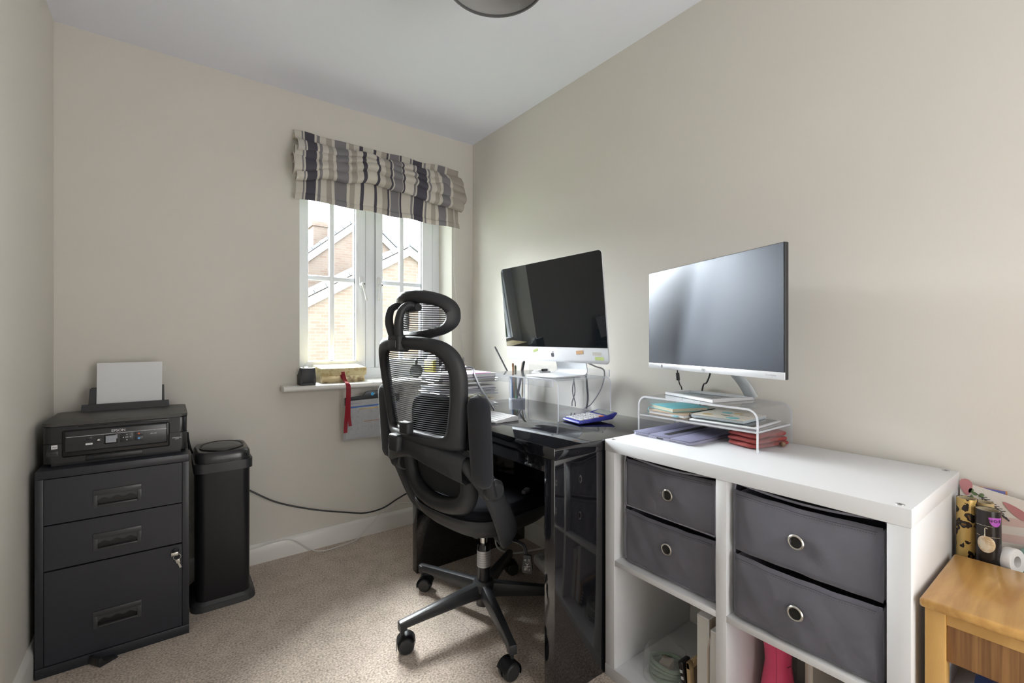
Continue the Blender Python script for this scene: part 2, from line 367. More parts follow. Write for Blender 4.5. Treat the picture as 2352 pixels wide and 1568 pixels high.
def blind_pt(u, v):
    """v runs down the cloth through a flat head, four slumped folds and a hanging flap"""
    x = lerp(XB0, XB1, u); e = abs(2 * u - 1)
    drop = 0.024 * (e ** 2.2) * 1.0 + wav(u, 1.5, 0.6, 0.006) + wav(u, 4.1, 1.0, 0.0035)
    r1 = wav(u, 3.1, 0.3, 0.010) + wav(u, 7.3, 2.0, 0.004); r2 = wav(u, 2.3, 1.4, 0.012) + wav(u, 6.1, 0.2, 0.004)
    end = max(0.0, (e - 0.72) / 0.28)
    d = 0.034 * (e ** 2.2) + wav(u, 1.5, 0.6, 0.006) + wav(u, 4.1, 1.0, 0.004)
    K = [(0.0, 0.030, 2.150), (0.05, 0.045, 2.149), (0.13, 0.046, 2.112),
         (0.19, 0.085 + r1, 2.102 - d * 0.4), (0.24, 0.104 + 0.02 * end, 2.072 - d), (0.27, 0.062, 2.062 - d), (0.30, 0.040, 2.086 - d * 0.6),
         (0.35, 0.086 + r2, 2.080 - d * 0.6), (0.40, 0.114 + r1, 2.044 - d * 1.3), (0.43, 0.070, 2.028 - d * 1.4), (0.46, 0.040, 2.060 - d),
         (0.51, 0.090 + r2, 2.050 - d), (0.57, 0.120 + r1, 2.006 - d * 1.7), (0.60, 0.070, 1.988 - d * 1.8), (0.63, 0.045, 2.026 - d),
         (0.68, 0.086 + r1, 2.012 - d), (0.74, 0.108 + r2, 1.952 - d * 1.3 - 0.02 * (u - 0.5)), (0.77, 0.072, 1.934 - d * 1.3 - 0.02 * (u - 0.5)), (0.79, 0.054, 1.952 - d),
         (0.84, 0.058 + 0.4 * r1, 1.915), (0.92, 0.060 + 0.3 * r2, 1.850), (0.955, 0.059, 1.834 - 0.022 * u), (0.962, 0.064, 1.832 - 0.022 * u), (1.0, 0.064, 1.804 - 0.022 * u)]
    for n_ in range(len(K) - 1):
        a, b = K[n_], K[n_ + 1]
        if v <= b[0] + 1e-9:
            t = (v - a[0]) / (b[0] - a[0]); p, q = K[max(0, n_ - 1)], K[min(len(K) - 1, n_ + 2)]
            cr_ = lambda w0, w1, w2, w3: 0.5 * ((2 * w1) + (w2 - w0) * t + (2 * w0 - 5 * w1 + 4 * w2 - w3) * t * t + (3 * w1 - w0 - 3 * w2 + w3) * t ** 3)
            y, z = cr_(p[1], a[1], b[1], q[1]), cr_(p[2], a[2], b[2], q[2]); break
    # slanted cloth: ends of the folds twist, flap leans a little
    x += 0.008 * math.sin(9 * v + 3 * u) * (0.4 + end)
    y += 0.004 * math.sin(31 * u + 13 * v) + 0.003 * math.sin(17 * u - 21 * v)
    z += 0.003 * math.sin(23 * u + 5 * v)
    return (x, YB - y, z)
bl = MB(); NU, NV = 250, 150
bl.grid(blind_pt, NU, NV)
bo = bl.build('cloth', attr_mat('striped_cotton', 0.9, (1500, 0.25), 0.15), blind, ang=60)
at_ = bo.data.color_attributes.new('dye', 'FLOAT_COLOR', 'CORNER')
for p in bo.data.polygons:
    i = p.index // NV; c = stripe(lerp(XB0, XB1, (i + 0.5) / NU))
    for li in p.loop_indices: at_.data[li].color = (*c, 1)
so = bo.modifiers.new('thickness', 'SOLIDIFY'); so.thickness = 0.0016
MB().box(0.51, 1.455, YB - 0.028, YB - 0.002, 2.118, 2.146, 0.002).build('head_batten', mat('batten_wood', (0.55, 0.5, 0.42), 0.7), blind)
hb = MB().box(0.506, 1.428, YB - 0.050, YB - 0.046, 1.808, 1.826, 0.001).build('hem_rod', mat('hem_cream', (0.5, 0.47, 0.42), 0.8), blind)
hb.rotation_euler = (0, 0, 0)
cm = MB()
cm.tube(smooth_path([(1.405, YB - 0.075, 1.93), (1.417, YB - 0.065, 1.80), (1.425, YB - 0.05, 1.72), (1.44, YB - 0.02, 1.5), (1.492, YB - 0.012, 1.15), (1.515, YB - 0.012, 0.98)], 6), 0.0011, 6)
cm.tube(smooth_path([(1.407, YB - 0.075, 1.93), (1.425, YB - 0.065, 1.80), (1.432, YB - 0.05, 1.70), (1.452, YB - 0.018, 1.45), (1.498, YB - 0.010, 1.15), (1.517, YB - 0.010, 0.98)], 6), 0.0011, 6)
cord = cm.build('pull_cord', mat('white_cord', (0.7, 0.7, 0.7), 0.8), blind)
MB().lathe([(0, 0), (0.004, 0.002), (0.006, 0.02), (0.003, 0.035), (0, 0.036)], (1.516, YB - 0.011, 0.945), n=12).build('cord_weight', mat('cord_weight_grey', (0.35, 0.35, 0.36), 0.5), cord)

# ------------------------------------------------------------------ outdoors: two brick gables, ground
struct(MB().box(-14, 26, 3.4, 40, -3.0, -2.7).build('ground', mat('garden_ground', (0.20, 0.24, 0.12), 0.95)), 'garden ground below the window')
BRK = brick_mat(); MATS['matt_screen'].node_tree.nodes['Principled BSDF'].inputs['Specular Tint'].default_value = (0.80, 0.86, 1.0, 1)
BARGE = mat('barge_white', (0.62, 0.62, 0.62), 0.5); TILE = mat('roof_tile', (0.10, 0.10, 0.108), 0.85, var=(5, (0.13, 0.13, 0.135), 0.35, 0.7))
def gable(label, Y, ax, az, sl_, xl, xr, depth, name='brick_house'):
    h = thing(name, label, 'house', (ax, Y, -2.7))
    zl, zr = az - sl_ * (ax - xl), az - sl_ * (xr - ax)
    MB().prism([(xl - ax, 0), (xr - ax, 0), (xr - ax, zr + 2.7), (0, az + 2.7), (xl - ax, zl + 2.7)], (ax, Y + depth, -2.7), (1, 0, 0), (0, 0, 1), depth).build('wall', BRK, h)
    for (x0, z0, j_) in ((xl, zl, 0.0), (xr, zr, 0.013)):
        d = Vector((x0 - ax, 0, z0 - az)); L = d.length; d.normalize(); nrm = Vector((-d.z, 0, d.x)) if d.x > 0 else Vector((d.z, 0, -d.x))
        def P(s_, n_, y_): p = Vector((ax, 0, az)) + d * s_ + nrm * n_; return (p.x, y_, p.z)
        def slab(name, s0, s1, n0, n1, y0, y1, mt, par):
            mm = MB(); v = [mm.bm.verts.new(P(a, b, c)) for c in (y0, y1) for (a, b) in ((s0, n0), (s1, n0), (s1, n1), (s0, n1))]
            for f in ((0, 1, 2, 3), (7, 6, 5, 4), (0, 4, 5, 1), (1, 5, 6, 2), (2, 6, 7, 3), (3, 7, 4, 0)): mm.bm.faces.new([v[i] for i in f])
            return mm.build(name, mt, par)
        slab('barge_board', -0.02, L + 0.3, -0.20, -0.02, Y - 0.10 - j_, Y - 0.05 - j_, BARGE, h)
        rf = slab('roof_slope', -0.06, L + 0.35, 0.0, 0.07, Y - 0.04 - j_, Y + depth - j_, TILE, h)
        n = int(L / 0.30)
        for i in range(n):
            slab('verge_tile', i * 0.30 - 0.05, i * 0.30 + 0.24, 0.005, 0.085 + 0.012 * (i % 2), Y - 0.14 - j_, Y - 0.03 - j_ * 2, TILE, rf)
    return h
hA = gable('tall brick house with a chimney, gable seen above the nearer roof', 15, 5.13, 5.12, 0.83, 1.0, 9.2, 7)
ch = MB().box(3.88, 4.34, 16.2, 16.9, 3.4, 4.86).box(3.83, 4.39, 16.15, 16.95, 4.86, 5.0).build('chimney', BRK, hA)
MB().lathe([(0.10, 0), (0.12, 0.03), (0.10, 0.06), (0.10, 0.4), (0.12, 0.42), (0.08, 0.42)], (4.1, 16.55, 5.0), n=14).build('chimney_pot', mat('clay_pot', (0.42, 0.25, 0.17), 0.9), ch)
hB = gable('lower brick house gable with white barge boards close outside the window', 11, 4.93, 3.44, 0.58, -0.8, 10.2, 3.4)
ae = MB(); ae.tube([(5.20, 10.84, 2.95), (5.20, 10.84, 2.55)], 0.010, 6)
ae.tube([(5.05, 10.80, 2.62), (5.35, 10.80, 2.62)], 0.007, 5)
for i in range(4): ae.tube([(5.08 + i * 0.08, 10.80, 2.52), (5.08 + i * 0.08, 10.80, 2.72)], 0.004, 5)
ae.build('aerial', mat('aerial_grey', (0.35, 0.35, 0.36), 0.5, 0.2), hB)

tree = thing('garden_tree', 'leafy green tree outside seen mirrored in the glossy screen', 'tree', (-6.5, 12.5, -2.7))
MB().tube([(-6.5, 12.5, -2.7), (-6.4, 12.5, -0.5), (-6.55, 12.6, 1.5)], [0.16, 0.13, 0.08], 10).build('trunk', mat('bark', (0.10, 0.075, 0.05), 0.9), tree)
q = MB(); rt = random.Random(5)
for i in range(900):
    a, b_, r_ = rt.uniform(0, 2 * PI), math.acos(rt.uniform(-1, 1)), rt.uniform(0.5, 1) ** 0.5
    c_ = Vector((-6.5 + 2.6 * r_ * math.sin(b_) * math.cos(a), 12.5 + 2.2 * r_ * math.sin(b_) * math.sin(a), 1.6 + 2.6 * r_ * math.cos(b_)))
    e1 = Vector((rt.uniform(-1, 1), rt.uniform(-1, 1), rt.uniform(-1, 1))).normalized(); e2 = e1.orthogonal().normalized(); l_ = rt.uniform(0.14, 0.30)
    q.bm.faces.new([q.bm.verts.new(c_ + v_) for v_ in (e1 * l_, e2 * l_ * 0.5, -e1 * l_, -e2 * l_ * 0.5)])
cr_o = q.build('crown', mat('leaf_canopy', (0.05, 0.085, 0.03), 0.7, var=(1.5, (0.09, 0.12, 0.045), 0.4, 0.6)), tree); cr_o['kind'] = 'stuff'

# ------------------------------------------------------------------ desk
DZ = 0.768; DX, DXB, DYR, DYL = 0.930, 1.574, 1.028, 2.032
desk = thing('desk', 'glossy black desk with solid panel ends under the computer', 'desk', (1.25, 1.53, 0))
MB().box(DX, DXB, DYR, DYL, DZ - 0.036, DZ, 0.002).build('desk_top', DESK, desk)
MB().box(DX + 0.002, DXB, DYR + 0.001, DYR + 0.048, 0.0, DZ - 0.036, 0.0015).build('end_panel', DESK, desk)
MB().box(DX + 0.002, DXB, DYL - 0.048, DYL - 0.001, 0.0, DZ - 0.036, 0.0015).build('end_panel', DESK, desk)
MB().box(DX + 0.012, DX + 0.03, DYR + 0.048, DYL - 0.048, DZ - 0.085, DZ - 0.036, 0.001).build('front_rail', DESK, desk)
MB().box(1.50, 1.518, DYR + 0.048, DYL - 0.048, 0.30, DZ - 0.036, 0.001).build('modesty_panel', DESK, desk)

# things under the desk
t = thing('eraser_block', 'small grey block lying on the seat of the office chair', 'block', (1.066, 1.337, 0.5275), 0.5)
MB().box(-0.022, 0.022, -0.008, 0.008, 0, 0.012, 0.002).build('body', mat('block_grey', (0.12, 0.12, 0.13), 0.6), t, world=False)
MB().box(-0.006, 0.022, -0.0085, 0.0085, -0.0002, 0.0125, 0.002).build('sleeve', mat('block_sleeve', (0.2, 0.2, 0.23), 0.6), t, world=False)
t = thing('grey_case', 'grey green rounded plastic case leaning on the wall under the desk', 'case', (1.554, 1.60, 0.06))
m = MB(); m.prism(rrect(0.36, 0.34, 0.035), (1.569, 1.60, 0.235), (0, -1, 0), (0, 0, 1), 0.03, 0.004); m.build('shell', mat('case_grey', (0.17, 0.18, 0.165), 0.5), t)
m = MB()
for i in range(5): m.box(1.5375, 1.540, 1.68 - i * 0.016, 1.688 - i * 0.016, 0.085, 0.10)
m.build('vent', BLKP, t)
t = thing('extension_lead', 'white extension lead block lying on the carpet under the desk', 'power strip', (1.42, 1.60, 0), R(75))
MB().box(-0.13, 0.13, -0.03, 0.03, 0, 0.05, 0.015, 3).build('body', WHITE2, t, world=False)
m = MB()
for i in range(3): m.box(-0.10 + i * 0.075, -0.06 + i * 0.075, -0.018, 0.018, 0.05, 0.0515)
m.build('sockets', GREYI, t, world=False)
m = MB().tube(smooth_path([(1.36, 1.985 - 0.03, 0.13), (1.33, 1.90, 0.05), (1.40, 1.86, 0.012), (1.50, 1.83, 0.010), (1.545, 1.77, 0.03), (1.47, 1.735, 0.03)], 8), 0.0045, 8)
tag(m.build('white_flex', mat('white_flex_pvc', (0.72, 0.72, 0.70), 0.5)), 'white mains flex curling over the carpet under the desk', 'cable')

# ------------------------------------------------------------------ cube shelving unit
KX0, KX1, KY0, KY1 = 1.147, 1.574, 0.246, 1.022
kal = thing('cube_shelf', 'white cube shelving unit with four compartments beside the desk', 'shelving', (1.36, 0.634, 0))
MB().box(KX0, KX1, KY0, KY1, 0.733, 0.770, 0.0012).build('top_panel', WHITE, kal)
MB().box(KX0, KX1, KY0, KY1, 0.0, 0.037, 0.0012).build('bottom_panel', WHITE, kal)
MB().box(KX0 + 0.001, KX1, KY0 + 0.001, KY0 + 0.039, 0.037, 0.733, 0.001).build('side_panel', WHITE, kal)
MB().box(KX0 + 0.001, KX1, KY1 - 0.039, KY1 - 0.001, 0.037, 0.733, 0.001).build('side_panel', WHITE, kal)
MB().box(KX0 + 0.002, KX1, 0.614, 0.643, 0.037, 0.733, 0.001).build('divider', WHITE, kal)
MB().box(KX0 + 0.002, KX1, KY0 + 0.039, 0.614, 0.370, 0.387, 0.001).build('middle_shelf', WHITE, kal)
MB().box(KX0 + 0.002, KX1, 0.643, KY1 - 0.039, 0.370, 0.387, 0.001).build('middle_shelf', WHITE, kal)
for (x, y) in ((1.166, 1.003), (1.166, 0.268), (1.556, 0.268)):
    cf = MB().lathe([(0, 0.0006), (0.004, 0.0006), (0.0045, 0.0012), (0.0075, 0.001), (0.008, 0)], (x, y, 0.770), n=16).build('screw_cap', mat('screw_grey', (0.42, 0.42, 0.43), 0.35, 0.7), kal)
    MB().lathe([(0, 0), (0.0032, 0), (0, 0.0003)], (x, y, 0.7708), n=6).build('hex_socket', INK, cf)
for zz in (0.22, 0.27): MB().lathe([(0, 0), (0.002, 0), (0, 0.0004)], (1.55, KY1 - 0.0392, zz), (0, -1, 0), 8).build('peg_hole', INK, kal)

def drawer_unit(label, y0, y1, zs, gy, bulge):
    u = thing('fabric_drawer_unit', label, 'drawer unit', (1.35, (y0 + y1) / 2, 0.387), group='grey fabric drawer units')
    c = MB()
    c.box(1.185, 1.555, y0, y0 + 0.004, 0.388, 0.728).box(1.185, 1.555, y1 - 0.004, y1, 0.388, 0.728)
    c.box(1.185, 1.555, y0, y1, 0.388, 0.392).box(1.55, 1.555, y0, y1, 0.388, 0.728)
    # slack top sheet
    c.grid(lambda a, b: (lerp(1.178, 1.555, a), lerp(y0, y1, b), 0.727 - 0.012 * math.sin(PI * b) * (1 - 0.5 * a)), 6, 14, 0.003)
    cs = c.build('case', FABD, u)
    tr = MB(); tr.tube([(1.181, y1 - 0.003, 0.392), (1.178, y1 - 0.003, 0.70), (1.178, y1 - 0.006, 0.726)] + [(1.178, lerp(y1 - 0.01, y0 + 0.01, i / 10), 0.727 - 0.012 * math.sin(PI * i / 10)) for i in range(11)] + [(1.178, y0 + 0.003, 0.72), (1.181, y0 + 0.003, 0.392)], 0.0028, 6)
    tr.build('piping', FAB, cs)
    for k, (z0, z1, gz) in enumerate(zs):
        ya, yb = y0 + 0.010, y1 - 0.008
        def front(a, b, k=k, z0=z0, z1=z1, ya=ya, yb=yb):
            yy = lerp(ya, yb, a); sag = -0.004 * math.sin(PI * a) * b
            bx_ = (1.163 if bulge > 0.006 else 1.174) - bulge * math.sin(PI * a) ** 0.7 * (0.55 + 0.45 * math.sin(PI * b)) - 0.004 * k
            bx_ += 0.0018 * math.sin(14 * a + 5 * b + 3 * k) * math.sin(PI * a) + 0.0012 * math.sin(27 * a - 9 * b)
            e = min(a, 1 - a, b * (z1 - z0) / (yb - ya), (1 - b) * (z1 - z0) / (yb - ya)); bx_ += 0.008 * max(0, 1 - e / 0.025) ** 2
            return (bx_, yy, lerp(z0, z1, b) + sag)
        d = MB(); d.grid(front, 36, 18, 0.006)
        d.box(1.175, 1.54, ya, ya + 0.004, z0, z1 - 0.01).box(1.175, 1.54, yb - 0.004, yb, z0, z1 - 0.01).box(1.175, 1.54, ya, yb, z0, z0 + 0.004).box(1.536, 1.54, ya, yb, z0, z1 - 0.01)
        dr = d.build('drawer', FAB, u, ang=60)
        p0 = front((gy - ya) / (yb - ya), (gz - z0) / (z1 - z0))
        gm = MB(); gm.lathe([(0.0175, -0.002), (0.0175, 0.001), (0.0155, 0.0030), (0.0130, 0.0026), (0.0122, 0.0), (0.0122, -0.004)], (p0[0] - 0.0016, gy, gz), (-1, 0, 0), 30)
        gm.build('grommet', CHROME, dr)
        MB().lathe([(0, 0), (0.0122, 0), (0.0122, 0.0004), (0, 0.0004)], (p0[0] - 0.0012, gy, gz), (-1, 0, 0), 24).build('grommet_hole', mat('hole_dark', (0.012, 0.011, 0.01), 0.9), dr)
        stm = MB()
        for row in (0.008, 0.011):
            n = 62 if row == 0.011 else 1
            if n == 1:
                stm.tube([(lambda q: (q[0] - 0.0004, q[1], q[2]))(front(i / 40, 1 - row / (z1 - z0))) for i in range(1, 40)], 0.0007, 5)
            else:
                for i in range(2, n - 1):
                    q = front(i / n, 1 - 0.013 / (z1 - z0)); q2 = front((i + 0.55) / n, 1 - 0.013 / (z1 - z0))
                    stm.tube([(q[0] - 0.0003, q[1], q[2]), (q2[0] - 0.0003, q2[1], q2[2])], 0.0005, 4)
        stm.build('hem_stitching', mat('stitch_grey', (0.09, 0.088, 0.10), 0.9), dr)
drawer_unit('grey fabric two drawer unit in the cube next to the black desk', 0.646, 0.968, [(0.566, 0.716, 0.641), (0.392, 0.556, 0.484)], 0.803, 0.004)
drawer_unit('grey fabric two drawer unit in the cube next to the wooden table', 0.286, 0.611, [(0.558, 0.712, 0.633), (0.390, 0.551, 0.471)], 0.452, 0.010)

# open compartment under the left drawers
def boxfile(name, label, x0, x1, y0, y1, z0, z1, cat='box file', lean=0):
    t = thing(name, label, cat, ((x0 + x1) / 2, (y0 + y1) / 2, z0))
    MB().box(x0, x1, y0, y1, z0, z1, 0.0015).build('case', PAPER, t)
    MB().box(x0 + 0.004, x1 - 0.002, y0 - 0.0006, y0 + 0.0006, z0 + 0.004, z1 - 0.004).build('opening_edge', mat('kraft_card', (0.42, 0.34, 0.27), 0.8), t)
    MB().box(x0 - 0.0006, x0, y0 + 0.003, y1 - 0.003, z0 + 0.005, z1 - 0.005).build('spine_label', mat('spine_white', (0.72, 0.715, 0.69), 0.7), t)
boxfile('box_file', 'taller white box file standing in the open cube', 1.215, 1.53, 0.700, 0.736, 0.0375, 0.312)
boxfile('box_file', 'shorter white box file against the cube divider', 1.205, 1.53, 0.650, 0.690, 0.0375, 0.292)
t = thing('card_folder', 'thin beige card folder slotted between the two white box files', 'folder', (1.37, 0.695, 0.0375))
MB().prism([(0, 0), (0.32, 0), (0.32, 0.235), (0.03, 0.235), (0.01, 0.225), (0, 0.20)], (1.205, 0.6985, 0.0375), (1, 0, 0), (0, 0, 1), 0.004).build('cover', mat('manila', (0.55, 0.47, 0.38), 0.8), t)
MB().box(1.21, 1.52, 0.6925, 0.6943, 0.038, 0.262).build('sheets', PAPER, t)
bag = thing('plastic_bag', 'clear plastic bag holding coiled green cable on the cube floor', 'bag', (1.255, 0.862, 0.0375), R(15))
def bagf(a, b):
    th = 2 * PI * a; r = 0.075 * (1 - 0.25 * b) * (1 + 0.1 * math.sin(3 * th + 4 * b)); 
    return (r * math.cos(th) * 0.8, r * math.sin(th), 0.001 + 0.085 * math.sin(b * PI / 2) * (1 + 0.12 * math.sin(2 * th + 1)) + 0.006 * math.sin(5 * th + 7 * b))
mb_ = MB(); mb_.grid(bagf, 30, 12, cu=True); mb_.build('film', clear('polythene', (0.93, 0.95, 0.95), 1.45, 0.12, 0.10), bag, world=False)
mb_ = MB()
for i in range(4):
    mb_.tube([(0.044 * (1 - 0.04 * i) * math.cos(2 * PI * k / 26), 0.05 * math.sin(2 * PI * k / 26), 0.012 + i * 0.012 + 0.004 * math.sin(4 * PI * k / 26 + i)) for k in range(26)], 0.006, 7, True)
mb_.build('coiled_cable', mat('green_cable', (0.20, 0.26, 0.20), 0.5), bag, world=False)
MB().box(-0.02, 0.025, -0.015, 0.02, 0.008, 0.05, 0.004).build('plug', mat('plug_beige', (0.33, 0.28, 0.22), 0.5), bag, world=False)
t = thing('black_remote', 'black handset leaning beside the clear plastic bag', 'remote', (1.235, 0.773, 0.0375))
Mr = Matrix.Translation((1.235, 0.770, 0.04)) @ Matrix.Rotation(R(-12), 4, 'X')
MB().box(-0.02, 0.025, -0.009, 0.009, 0, 0.105, 0.006, 3, Mr).build('body', BLKP2, t)
m = MB()
for i in range(4): m.box(-0.0215, -0.0195, -0.004, 0.004, 0.02 + i * 0.018, 0.028 + i * 0.018, 0, 2, Mr)
m.build('button', GREYI, t)
t = thing('wooden_frame', 'narrow gold wooden frame leaning on the taller box file', 'frame', (1.28, 0.750, 0.0375))
Mr = Matrix.Translation((1.21, 0.754, 0.0375)) @ Matrix.Rotation(R(-4), 4, 'X')
GOLD = wood_mat('gilt_wood', (0.42, 0.29, 0.15), (0.58, 0.44, 0.25), 0.4)
m = MB(); m.box(0, 0.02, -0.006, 0.006, 0, 0.12, 0.002, 2, Mr).box(0.18, 0.2, -0.006, 0.006, 0, 0.12, 0.002, 2, Mr).box(0, 0.2, -0.006, 0.006, 0, 0.02, 0.002, 2, Mr).box(0, 0.2, -0.006, 0.006, 0.10, 0.12, 0.002, 2, Mr)
m.build('moulding', GOLD, t); MB().box(0.015, 0.185, -0.002, 0.002, 0.015, 0.105, 0, 2, Mr).build('backing', mat('frame_back', (0.25, 0.19, 0.14), 0.8), t)
m = MB().tube(smooth_path([(1.57, 0.96, 0.30), (1.568, 0.90, 0.27), (1.566, 0.83, 0.285), (1.568, 0.78, 0.25), (1.57, 0.72, 0.25)], 6), 0.005, 8)
m.tube(smooth_path([(1.568, 0.94, 0.34), (1.566, 0.86, 0.30), (1.566, 0.80, 0.315)], 6), 0.004, 8)
tag(m.build('power_cable', BLKP), 'black cable sagging along the wall behind the open cube', 'cable')

# open compartment under the right drawers
t = thing('pink_jug', 'glossy pink waisted plastic jug with black measuring marks', 'jug', (1.30, 0.553, 0.0375))
PK = mat('pink_plastic', (0.62, 0.055, 0.14), 0.28)
MB().lathe([(0, 0), (0.046, 0), (0.050, 0.02), (0.049, 0.07), (0.040, 0.14), (0.031, 0.20), (0.033, 0.235), (0.040, 0.27), (0.044, 0.31), (0.040, 0.325), (0, 0.325)], (1.30, 0.553, 0.0375), n=36).build('body', PK, t)
m = MB()
for i, z in enumerate((0.11, 0.16, 0.21, 0.255)):
    r = [0.0437, 0.0374, 0.0316, 0.0375][i]; a0 = math.atan2(-0.553, -1.30) + R(38)
    m.tube([(1.30 + (r + 0.001) * math.cos(a0 + k * 0.06), 0.553 + (r + 0.001) * math.sin(a0 + k * 0.06), z + 0.0375) for k in range(8)], 0.0007, 5)
m.build('measuring_mark', INK, t)
m = MB().tube([(1.30 + r * math.cos(R(195)), 0.553 + r * math.sin(R(195)), 0.0375 + z) for r, z in ((0.050, 0.03), (0.0495, 0.07), (0.0405, 0.14), (0.0315, 0.20), (0.0335, 0.235), (0.0405, 0.27), (0.0445, 0.31))], 0.0006, 5)
m.build('mould_seam', mat('seam_pink', (0.4, 0.03, 0.09), 0.4), t)
t = thing('cream_board', 'cream boards stacked upright behind the pink jug', 'board', (1.40, 0.475, 0.0375), group=None)
MB().box(1.33, 1.56, 0.492, 0.500, 0.038, 0.30, 0.001).build('board', mat('cream_card', (0.62, 0.56, 0.48), 0.7), t)
MB().box(1.32, 1.56, 0.478, 0.490, 0.038, 0.29, 0.001).build('board', mat('cream_card2', (0.66, 0.62, 0.55), 0.7), t)

# ------------------------------------------------------------------ filing cabinet
CX0, CX1, CY0, CY1, CZ = -0.342, 0.064, 2.10, 2.515, 0.669
cab = thing('filing_cabinet', 'black steel three drawer filing cabinet in the left corner', 'filing cabinet', (-0.14, 2.30, 0))
m = MB(); fr = 0.020
m.box(CX0, CX0 + fr, CY0, CY1, 0.0335, CZ - 0.0275, 0.0008).box(CX1 - fr, CX1, CY0, CY1, 0.0335, CZ - 0.0275, 0.0008)
m.box(CX0, CX1, CY0, CY1, CZ - 0.027, CZ, 0.002).box(CX0, CX1, CY0 - 0.002, CY1, 0.0, 0.033, 0.0015).box(CX0 + fr, CX1 - fr, CY1 - 0.012, CY1 - 0.002, 0.034, CZ - 0.028)
m.build('case', BLKM2, cab)
def handle_recess(par, hz):
    hx0, hx1 = -0.203, -0.074
    h = MB()
    h.box(hx0, hx1, CY0 - 0.0035, CY0 + 0.012, hz + 0.012, hz + 0.031, 0.0012); h.box(hx0, hx0 + 0.012, CY0 - 0.0035, CY0 + 0.012, hz - 0.028, hz + 0.013, 0.0012)
    h.box(hx1 - 0.012, hx1, CY0 - 0.0035, CY0 + 0.012, hz - 0.028, hz + 0.013, 0.0012); h.box(hx0 + 0.010, hx1 - 0.010, CY0 - 0.0015, CY0 + 0.012, hz - 0.028, hz - 0.021, 0.001)
    ho = h.build('handle', mat('handle_black', (0.036, 0.037, 0.041), 0.36), par)
    MB().box(hx0 + 0.008, hx1 - 0.008, CY0 + 0.010, CY0 + 0.0125, hz - 0.026, hz + 0.02).build('recess', mat('recess_black', (0.006, 0.006, 0.007), 0.3), ho)
    n = 30; top = hz + 0.014; pts = [(hx0 + 0.011, top)]
    for i in range(n + 1):
        a = i / n; pts.append((lerp(hx0 + 0.011, hx1 - 0.011, a), hz + 0.001 + 0.0035 * math.sin(a * 2 * PI * 3.0 - 1.2) - 0.004 * (abs(2 * a - 1) ** 3)))
    pts.append((hx1 - 0.011, top))
    MB().prism(pts[::-1], (0, CY0 + 0.002, 0), (1, 0, 0), (0, 0, 1), 0.003).build('finger_grip', mat('handle_black', (0.036, 0.037, 0.041), 0.36), ho)
for z0, z1, hz in ((0.4925, 0.640, 0.553), (0.344, 0.4885, 0.405), (0.036, 0.339, 0.141)):
    hx0, hx1 = -0.195, -0.082; d = MB()
    xa, xb = CX0 + fr + 0.0015, CX1 - fr - 0.0015; ya, yb = CY0 + 0.0, CY0 + 0.014
    d.box(xa, hx0, ya, yb, z0, z1).box(hx1, xb, ya, yb, z0, z1).box(hx0, hx1, ya, yb, z0, hz - 0.026).box(hx0, hx1, ya, yb, hz + 0.02, z1).box(hx0, hx1, yb - 0.002, yb, hz - 0.026, hz + 0.02)
    do = d.build('drawer', BLKM, cab, ang=20)
    handle_recess(do, hz)
    if z0 < 0.1:
        lk = MB().lathe([(0, 0), (0.010, 0), (0.010, 0.006), (0.008, 0.008), (0, 0.008)], (0.024, CY0, 0.318), (0, -1, 0), 18).build('lock', mat('lock_dark', (0.03, 0.03, 0.035), 0.3, 0.5), do)
        k = MB(); KM = mat('key_steel', (0.6, 0.59, 0.56), 0.3, 0.9)
        k.box(0.010, 0.031, CY0 - 0.022, CY0 - 0.0195, 0.307, 0.319, 0.001); k.box(0.021, 0.027, CY0 - 0.021, CY0 - 0.005, 0.314, 0.3165)
        k.tube([(0.028 + 0.011 * math.cos(2 * PI * i / 20), CY0 - 0.021, 0.301 + 0.011 * math.sin(2 * PI * i / 20)) for i in range(20)], 0.0008, 6, True)
        Mk = Matrix.Translation((0.028, CY0 - 0.021, 0.292)) @ Matrix.Rotation(R(-18), 4, 'Y')
        k.box(-0.006, 0.006, -0.001, 0.001, -0.014, 0, 0.0008, 2, Mk).box(-0.003, 0.003, -0.001, 0.001, -0.034, -0.013, 0, 2, Mk)
        k.build('keys', KM, do)
m = MB(); m.prism([(0, 0), (0.055, 0), (0.05, 0.008), (0.012, 0.012), (0.004, 0.030), (-0.004, 0.030), (-0.004, 0.004)], (-0.180, 2.052, 0.001), (math.cos(R(35)), math.sin(R(35)) , 0), (0, 0, 1), -0.05, 0.001)
m.build('stabiliser_foot', BLKP, cab)

# ------------------------------------------------------------------ printer
PX0, PX1, PY0, PY1, PZ = -0.333, 0.060, 2.15, 2.455, CZ
pr_ = thing('printer', 'black inkjet printer with a small screen on top of the filing cabinet', 'printer', (-0.137, 2.30, PZ))
MB().box(PX0 + 0.02, PX1 - 0.02, PY0 + 0.012, PY1 - 0.01, PZ, PZ + 0.012).build('feet', BLKP, pr_)
m = MB(); m.prism(rrect(PX1 - PX0, PY1 - PY0, 0.022, 5), ((PX0 + PX1) / 2, (PY0 + PY1) / 2, PZ + 0.010), (1, 0, 0), (0, 1, 0), 0.066, 0.002); m.build('base', BLKP, pr_)
m = MB(); m.prism(rrect(PX1 - PX0, PY1 - PY0, 0.022, 5), ((PX0 + PX1) / 2, (PY0 + PY1) / 2, PZ + 0.077), (1, 0, 0), (0, 1, 0), 0.056, 0.002); m.build('scanner_body', mat('printer_black', (0.017, 0.0175, 0.021), 0.24), pr_)
